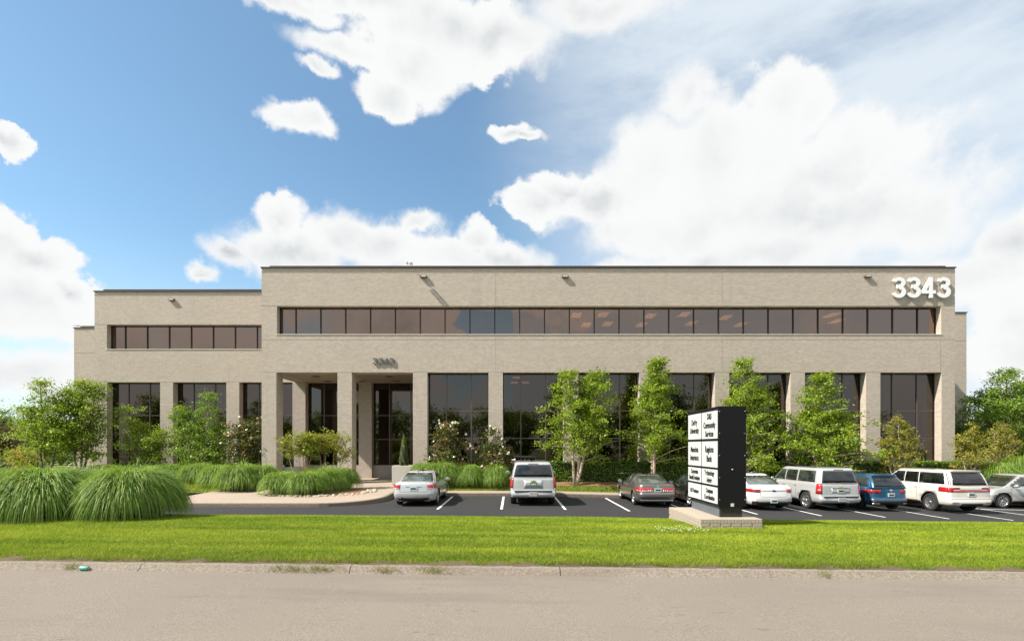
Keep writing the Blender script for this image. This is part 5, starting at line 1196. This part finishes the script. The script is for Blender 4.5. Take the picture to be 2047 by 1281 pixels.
def opaque_glass(name, col, rough=0.02):
    m, q, b, out = new_mat(name); b.inputs['Base Color'].default_value = (*col, 1); b.inputs['Roughness'].default_value = rough; b.inputs['Specular IOR Level'].default_value = 0.7; b.inputs['Coat Weight'].default_value = 0.5; b.inputs['Coat Roughness'].default_value = 0.0
    tc = q.n('ShaderNodeTexCoord'); nz = q.noise(tc.outputs['Object'], 2.2, 3, 0.5)
    q.l(q.mix(q.ss(nz, 0.42, 0.62), tuple(x * 0.35 for x in col) + (1,), (*col, 1)), b.inputs['Base Color']); return m
M['glassopaque'] = opaque_glass('tinted_car_window', (0.035, 0.045, 0.042))
M['glassclear'] = opaque_glass('light_car_window', (0.10, 0.125, 0.11))
M['glassdark'] = opaque_glass('privacy_window', (0.012, 0.014, 0.017))
SED_LOW = [(0.0, 0.90, 0.16, 0.20), (0.08, 0.955, 0.07, 0.10), (0.22, 0.985, 0.015, 0.03), (0.40, 1.0, 0.0, 0.0), (0.60, 1.0, 0.025, 0.02), (0.80, 0.985, 0.05, 0.06), (0.92, 0.955, 0.06, 0.14), (1.0, 0.91, 0.10, 0.24)]
SUV_LOW = [(0.0, 0.92, 0.12, 0.18), (0.07, 0.965, 0.03, 0.08), (0.16, 0.99, 0.0, 0.02), (0.28, 1.0, 0.02, 0.0), (0.34, 1.0, 0.06, 0.0), (0.60, 0.995, 0.075, 0.02), (0.85, 0.975, 0.09, 0.06), (0.95, 0.955, 0.10, 0.12), (1.0, 0.93, 0.13, 0.22)]
silver = paint('silver_paint', (0.50, 0.51, 0.52), 0.55, 0.28); silver2 = paint('bright_silver_paint', (0.56, 0.57, 0.58), 0.45, 0.28)
white = paint('white_paint', (0.74, 0.74, 0.74), 0.0, 0.3); pearl = paint('pearl_white_paint', (0.66, 0.63, 0.58), 0.1, 0.28)
taupe = paint('grey_tan_paint', (0.165, 0.155, 0.14), 0.6, 0.3); black = paint('black_paint', (0.01, 0.01, 0.012), 0.0, 0.2); blue = paint('blue_paint', (0.018, 0.10, 0.20), 0.45, 0.26)
beige = paint('silver_beige_paint', (0.48, 0.48, 0.46), 0.5, 0.28); sage = paint('pale_green_silver_paint', (0.36, 0.40, 0.38), 0.5, 0.3); teal = paint('medium_blue_paint', (0.05, 0.16, 0.28), 0.4, 0.28)
def sedan(L, W, H, pt, **kw):
    S = dict(L=L, W=W, H=H, paint=pt, low=SED_LOW, corner=(0.40, 0.22, 0.09), clear=0.22, belt=0.93, wr=0.335, rear_axle=L * 0.215, wb=L * 0.575, rim='five',
             top=[(0.0, 1.00), (0.06, 1.03), (0.22, 1.01), (0.45, 0.94), (0.70, 0.95), (0.80, 0.90), (0.93, 0.78), (1.0, 0.70)],
             gh=[(0.0, L * 0.115, L * 0.745, 0.90), (0.5, L * 0.205, L * 0.655, 0.81), (0.85, L * 0.275, L * 0.595, 0.72), (1.0, L * 0.32, L * 0.555, 0.66)], crown=0.06,
             rear_glass=(0.20, 0.93, 0.86, 0.86), side_glass=[(L * 0.46, L * 0.69, L * 0.46, L * 0.575, 0.18, 0.88), (L * 0.255, L * 0.45, L * 0.335, L * 0.45, 0.18, 0.88)],
             mirror=L * 0.665, handles=[L * 0.475, L * 0.285], door_lines=[L * 0.455, L * 0.27, L * 0.685], handlemat=None,
             lamps=[(0.62, 0.985, 0.66, 0.88, 0.22, M['red'])], rear_parts=[(-0.86, 0.86, 0.0, 0.16, 0.012, M['trim'], 'rear_valance'), (-0.93, 0.93, 0.545, 0.555, 0.003, M['seam'], 'bumper_seam')],
             rear_boxes=[], plate=(0.72, 0.0, M['plate_w']))
    S.update(kw)
    if S['handlemat'] is None: S['handlemat'] = S['paint']
    return S
def suv(L, W, H, pt, **kw):
    S = dict(L=L, W=W, H=H, paint=pt, low=SUV_LOW, clear=0.34, belt=1.22, wr=0.40, tw=0.26, rear_axle=L * 0.215, wb=L * 0.565, rim='six', corner=(0.22, 0.12, 0.05), gcorner=(0.2, 0.10, 0.05), crown=0.045,
             top=[(0.0, 1.235), (0.10, 1.24), (0.5, 1.22), (0.72, 1.20), (0.80, 1.15), (0.93, 1.06), (1.0, 0.98)],
             gh=[(0.0, 0.10, L * 0.765, 0.935), (0.5, 0.16, L * 0.69, 0.875), (0.9, 0.235, L * 0.635, 0.80), (1.0, 0.27, L * 0.615, 0.77)],
             rear_glass=(0.14, 0.86, 0.88, 0.88), side_glass=[(L * 0.535, L * 0.70, L * 0.535, L * 0.625, 0.14, 0.86), (L * 0.355, L * 0.52, L * 0.355, L * 0.52, 0.14, 0.86), (L * 0.10, L * 0.335, L * 0.11, L * 0.335, 0.14, 0.86)],
             glass=M['glassdark'], rearmat=M['glassdark'], mirror=L * 0.675, handles=[L * 0.53, L * 0.36], door_lines=[L * 0.53, L * 0.345, L * 0.70],
             lamps=[(0.865, 0.985, 0.50, 0.93, 0.10, M['red'])], rear_parts=[(-0.90, 0.90, 0.0, 0.05, 0.01, M['trim'], 'rear_valance'), (-0.84, 0.84, 0.345, 0.357, 0.003, M['seam'], 'tailgate_seam')],
             rear_boxes=[], plate=(0.60, 0.0, M['plate_w']), roof_parts=[(-0.28, 0.28, 0.915, 0.955, 0.008, M['darkred'], 'brake_light')])
    S.update(kw); S.setdefault('handlemat', S['paint']); return S
def tail_seams(y, h0, h1):
    def fn(root, c):
        for s in (1, -1): c['patch'](lambda u, v, s=s: c['low_end'](s * (y + 0.008 * u) * c['wfn'](v), v), (0, 1), (h0, h1), 2, 8, 0.003, 'tailgate_seam', M['seam'], sk=0.004)
    return fn
def disc_badge(h, r, m, sy=1.0):
    def fn(root, c):
        p = c['low_end'](0, h); b = MB(); b.lathe([(0.001, -0.022), (r * 0.9, -0.02), (r, -0.008), (r, 0.01)], 18, 'X')
        o = b.build('badge', m, root, (p[0], 0, p[2])); o.scale = (1, 1, sy)
    return fn
def bowtie(h, w):
    def fn(root, c):
        p = c['low_end'](0, h); k = w / 2; out_ = [(-k, -0.025), (-k * 0.28, -0.025), (-k * 0.35, -0.048), (k * 0.45, -0.048), (k * 0.36, -0.025), (k, -0.025), (k * 1.1, 0.025), (k * 0.28, 0.025), (k * 0.35, 0.048), (-k * 0.45, 0.048), (-k * 0.36, 0.025), (-k * 1.1, 0.025)]
        b = MB(); n = len(out_); x0 = p[0] - 0.03
        b.add([(x0, y, p[2] + z) for y, z in out_] + [(x0 + 0.03, y, p[2] + z) for y, z in out_], [tuple(range(n)), tuple(range(2 * n - 1, n - 1, -1))] + [(i, (i + 1) % n, (i + 1) % n + n, i + n) for i in range(n)]); b.build('badge', m=M['gold'], parent=root)
    return fn
def spoiler(z=0.0):
    def fn(root, c):
        c['patch'](lambda u, v: np.array([c['low_end'](u * c['wfn'](1.0) * 0.82, 1.0)[0] + 0.05 + 0.16 * v, u * c['wfn'](1.0) * 0.82, c['S']['top'][0][1] + 0.045 + 0.012 * v - 0.02 * abs(u) ** 3]), (-1, 1), (0, 1), 13, 3, 0.012, 'spoiler', c['S']['paint'], sk=0.025)
    return fn
def antenna(xf):
    def fn(root, c): MB().lathe([(0.06, 0.0), (0.035, 0.03), (0.008, 0.06), (0.001, 0.061)], 10, 'Z', (-c['L'] / 2 + xf, 0, c['H'] - 0.008)).build('roof_antenna', M['trim'], root)
    return fn
def hitch(root, c):
    p = c['low_end'](0, 0.2); MB().bbox(p[0] - 0.03, p[0] + 0.03, -0.17, 0.17, p[2] - 0.10, p[2] + 0.09, 0.01).build('hitch_cover', c['S']['paint'], root)
def plate_recess(h0, h1, w):
    return (-w, w, h0, h1, 0.012, None, 'plate_surround')
def step(root, c):
    p = c['low_end'](0, 0.33); MB().bbox(p[0] - 0.05, p[0] + 0.03, -c['W'] * 0.40, c['W'] * 0.40, p[2] - 0.03, p[2] + 0.012, 0.008).build('bumper_step', M['trim'], root)
def wiper(y0, y1, h):
    def fn(root, c):
        pts = [c['g_end'](y0 + (y1 - y0) * t, h + 0.02 * math.sin(t * 3)) + np.array([-0.03, 0, 0]) for t in (0, 0.5, 1)]; MB().tube(pts, 0.012, 5).build('rear_wiper', M['trim'], root)
    return fn
PK = 'cars parked nose in along the pavement'
mid = lambda rear, L: rear + L / 2
# 1 silver sports sedan by the plaza kerb
L = 4.95
car(sedan(L, 1.88, 1.46, silver2, wr=0.345, rim='five', lamps=[(0.64, 0.975, 0.67, 0.90, 0.20, M['red']), (0.655, 0.965, 0.665, 0.715, 0.0, M['clear'])], sidemat=M['glassdark'], rearmat=M['glassclear'],
    rear_parts=[(-0.72, 0.72, 0.0, 0.20, 0.014, M['trim'], 'rear_diffuser'), (-0.66, -0.44, 0.19, 0.225, 0.018, M['darkred'], 'reflector'), (0.44, 0.66, 0.19, 0.225, 0.018, M['darkred'], 'reflector'), (-0.36, 0.36, 0.585, 0.79, -0.002, silver, 'plate_recess'), (-0.36, 0.36, 0.785, 0.80, 0.010, M['trim'], 'recess_lip'), (-0.60, 0.60, 0.52, 0.53, 0.003, M['seam'], 'boot_seam')],
    plate=(0.70, 0.0, M['plate_w']), pipes=[(0.52, 0.27, 0.045), (0.62, 0.27, 0.045), (-0.52, 0.27, 0.045), (-0.62, 0.27, 0.045)], extra=[spoiler(), antenna(1.75), tail_seams(0.615, 0.53, 0.98)]),
    'silver sports sedan with a boot spoiler and quad exhausts, parked at the plaza kerb', 'car', -4.20, mid(21.7, L), 0, PK)
# 2 large silver SUV seen square from behind
L = 5.25
car(suv(L, 2.03, 1.90, silver2, lamps=[(0.875, 0.985, 0.50, 0.965, 0.05, M['red']), (0.88, 0.98, 0.70, 0.745, 0.0, M['darkred'])], plate=(0.665, 0.0, M['plate_g']),
    rear_parts=[(-0.90, 0.90, 0.0, 0.035, 0.01, M['trim'], 'rear_valance'), (-0.40, 0.40, 0.47, 0.86, 0.010, silver2, 'plate_surround'), (-0.36, 0.36, 0.55, 0.78, 0.013, silver, 'plate_recess'), (-0.84, 0.84, 0.345, 0.36, 0.004, M['seam'], 'tailgate_seam')], extra=[tail_seams(0.86, 0.36, 0.99), hitch, bowtie(0.80, 0.20), step]),
    'large bright silver SUV with tall red tail lamps and green plate, between two empty bays', 'SUV', 0.92, mid(21.95, L), 0.0, PK)
# 3 grey tan older sedan
L = 4.83
car(sedan(L, 1.79, 1.40, taupe, wr=0.32, tw=0.2, rim='seven', rearmat=M['glassclear'], sidemat=M['glassclear'], lamps=[(0.22, 0.985, 0.60, 0.80, 0.16, M['red']), (0.24, 0.97, 0.615, 0.69, 0.0, M['clear']), (0.5, 0.975, 0.655, 0.70, 0.0, M['red'])],
    rear_parts=[(-0.90, 0.90, 0.10, 0.13, 0.02, M['chrome'], 'bumper_trim'), (-0.95, 0.95, 0.26, 0.53, 0.022, taupe, 'bumper'), (-0.94, 0.94, 0.53, 0.56, 0.012, M['chrome'], 'bumper_strip')], plate=(0.70, 0.0, M['plate_w']), extra=[disc_badge(0.88, 0.045, M['chrome'], 0.7)]),
    'older grey tan sedan with full width red tail lamps, parked left of the directory sign', 'car', 6.42, mid(22.4, L), 0, PK)
# 4 black car mostly behind the sign
L = 4.9
car(sedan(L, 1.86, 1.47, black, mirmat=black), 'black sedan mostly hidden behind the directory sign', 'car', 8.98, mid(22.3, L), 0, PK)
# 5 white sedan
L = 5.1
car(sedan(L, 1.93, 1.55, white, wr=0.355, belt=1.0, top=[(0.0, 1.06), (0.06, 1.09), (0.22, 1.08), (0.45, 1.01), (0.70, 1.0), (0.80, 0.96), (0.93, 0.84), (1.0, 0.76)], rearmat=M['glassclear'],
    lamps=[(0.63, 0.985, 0.685, 0.84, 0.20, M['red']), (0.70, 0.93, 0.70, 0.80, 0.0, M['darkred'])], rear_parts=[(-0.93, 0.93, 0.0, 0.20, 0.016, M['trim'], 'rear_valance'), (-0.92, -0.70, 0.205, 0.23, 0.014, M['darkred'], 'reflector'), (0.70, 0.92, 0.205, 0.23, 0.014, M['darkred'], 'reflector'), (-0.6, 0.6, 0.765, 0.785, 0.012, M['chrome'], 'boot_strip'), (-0.58, 0.58, 0.46, 0.47, 0.003, M['seam'], 'boot_seam')],
    plate=(0.24, 0.0, M['plate_w']), pipes=[(0.66, 0.33, 0.055), (-0.66, 0.33, 0.055)], extra=[disc_badge(0.775, 0.085, M['badgeblue'], 0.45), tail_seams(0.60, 0.47, 0.98)]),
    'white sedan with blue oval badge parked right of the directory sign', 'car', 11.35, mid(22.2, L), 1.5, PK)
# 6 silver SUV with roof rails
L = 5.13
car(suv(L, 2.01, 1.92, silver2, wr=0.40, rails=True, lamps=[(0.865, 0.985, 0.48, 0.97, 0.10, M['red']), (0.90, 0.975, 0.66, 0.70, 0.0, M['clear'])], plate=(0.62, 0.0, M['plate_w']),
    rear_parts=[(-0.90, 0.90, 0.0, 0.035, 0.01, M['trim'], 'rear_valance'), (-0.42, 0.42, 0.52, 0.76, 0.009, silver2, 'plate_surround'), (-0.42, 0.42, 0.755, 0.80, 0.028, M['chrome'], 'tailgate_handle'), (-0.84, 0.84, 0.345, 0.357, 0.003, M['seam'], 'tailgate_seam')], extra=[tail_seams(0.85, 0.36, 0.99), hitch, bowtie(0.77, 0.26), step, wiper(-0.05, -0.62, 0.15)]),
    'silver SUV with roof rails, gold badge and chrome wheels', 'SUV', 14.45, mid(22.6, L), 4.0, PK)
# 7 blue crossover
L = 4.7
car(suv(L, 1.84, 1.66, blue, clear=0.30, belt=1.08, wr=0.35, tw=0.22, corner=(0.42, 0.24, 0.10), rimdark=True, rim='five', rails=True,
    top=[(0.0, 1.10), (0.10, 1.10), (0.5, 1.06), (0.72, 1.03), (0.80, 0.99), (0.93, 0.90), (1.0, 0.82)],
    gh=[(0.0, 0.08, L * 0.76, 0.91), (0.5, 0.25, L * 0.67, 0.83), (0.9, 0.46, L * 0.60, 0.74), (1.0, 0.50, L * 0.57, 0.70)],
    lamps=[(0.50, 0.985, 0.66, 0.84, 0.22, M['red']), (0.62, 0.93, 0.69, 0.78, 0.0, M['darkred'])], roof_parts=[(-0.88, 0.88, 0.955, 0.995, 0.05, blue, 'roof_spoiler')],
    rear_parts=[(-0.94, 0.94, 0.0, 0.26, 0.016, M['trim'], 'rear_valance'), (-0.92, -0.60, 0.06, 0.09, 0.026, M['chrome'], 'trim_strip'), (0.60, 0.92, 0.06, 0.09, 0.026, M['chrome'], 'trim_strip'), (-0.9, -0.66, 0.27, 0.29, 0.014, M['darkred'], 'reflector'), (0.66, 0.9, 0.27, 0.29, 0.014, M['darkred'], 'reflector'), (-0.58, 0.58, 0.44, 0.45, 0.003, M['seam'], 'tailgate_seam')],
    plate=(0.56, 0.0, M['plate_w']), extra=[disc_badge(0.80, 0.065, M['chrome']), antenna(1.1), wiper(0.02, -0.42, 0.16), tail_seams(0.60, 0.45, 0.66)]),
    'metallic blue crossover between the silver SUV and the long white SUV', 'SUV', 17.05, mid(23.0, L), 2.5, PK)
# 8 long white SUV with a full width lamp bar
L = 5.4
car(suv(L, 2.03, 1.94, pearl, rim='multi', wr=0.42, tw=0.27, top=[(0.0, 1.27), (0.10, 1.275), (0.5, 1.26), (0.72, 1.24), (0.80, 1.20), (0.93, 1.10), (1.0, 1.02)], belt=1.26,
    gh=[(0.0, 0.10, L * 0.775, 0.94), (0.5, 0.20, L * 0.70, 0.88), (0.9, 0.34, L * 0.63, 0.81), (1.0, 0.38, L * 0.605, 0.78)], rear_glass=(0.12, 0.90, 0.95, 0.97), sidemat=M['glassdark'],
    side_glass=[(L * 0.505, L * 0.70, L * 0.505, L * 0.62, 0.14, 0.88), (L * 0.345, L * 0.495, L * 0.355, L * 0.495, 0.14, 0.88), (L * 0.045, L * 0.335, L * 0.075, L * 0.345, 0.14, 0.88)],
    lamps=[(0.80, 0.985, 0.68, 0.90, 0.42, M['red'])], rear_parts=[(-0.82, 0.82, 0.685, 0.755, 0.014, M['red'], 'lamp_bar'), (-0.50, 0.50, 0.80, 0.825, 0.014, M['chrome'], 'chrome_strip'), (-0.84, -0.52, 0.82, 0.895, 0.013, M['darkred'], 'lamp_end'), (0.52, 0.84, 0.82, 0.895, 0.013, M['darkred'], 'lamp_end'), (-0.90, 0.90, 0.32, 0.355, 0.012, M['chrome'], 'bumper_strip'), (-0.5, 0.5, 0.0, 0.13, 0.02, M['trim'], 'rear_valance'), (-0.9, -0.62, 0.17, 0.19, 0.016, M['darkred'], 'reflector'), (0.62, 0.9, 0.17, 0.19, 0.016, M['darkred'], 'reflector')],
    plate=(0.56, 0.0, M['plate_w']), roof_parts=[(-0.9, 0.9, 0.965, 0.998, 0.07, pearl, 'roof_spoiler')], extra=[wiper(-0.05, 0.4, 0.16)]),
    'long pearl white SUV with a red lamp bar across its tailgate', 'SUV', 20.55, mid(22.85, L), 2.0, PK)
# 9 silver crossover standing crosswise
L = 4.9
car(suv(L, 1.95, 1.74, beige, clear=0.30, belt=1.10, wr=0.375, tw=0.23, rim='ten', corner=(0.45, 0.28, 0.12), sidemat=M['glassclear'],
    top=[(0.0, 1.12), (0.10, 1.14), (0.5, 1.10), (0.70, 1.08), (0.78, 1.05), (0.88, 0.98), (0.96, 0.86), (1.0, 0.74)],
    gh=[(0.0, 0.12, L * 0.775, 0.92), (0.5, 0.26, L * 0.68, 0.84), (0.9, 0.42, L * 0.60, 0.75), (1.0, 0.47, L * 0.575, 0.72)]),
    'silver crossover parked crosswise past the long white SUV, only its front half in view', 'SUV', 24.0 + L / 2, 26.9, 88, PK)
# 10, 11 cars whose roofs show behind the big grass clumps
car(sedan(4.8, 1.82, 1.47, sage), 'pale sage silver sedan whose roof shows over the big grass clumps', 'car', -21.6, 25.2, 90, PK)
car(sedan(4.7, 1.82, 1.47, teal), 'blue sedan whose roof shows over the big grass clumps at the left edge', 'car', -26.9, 25.4, 90, PK)
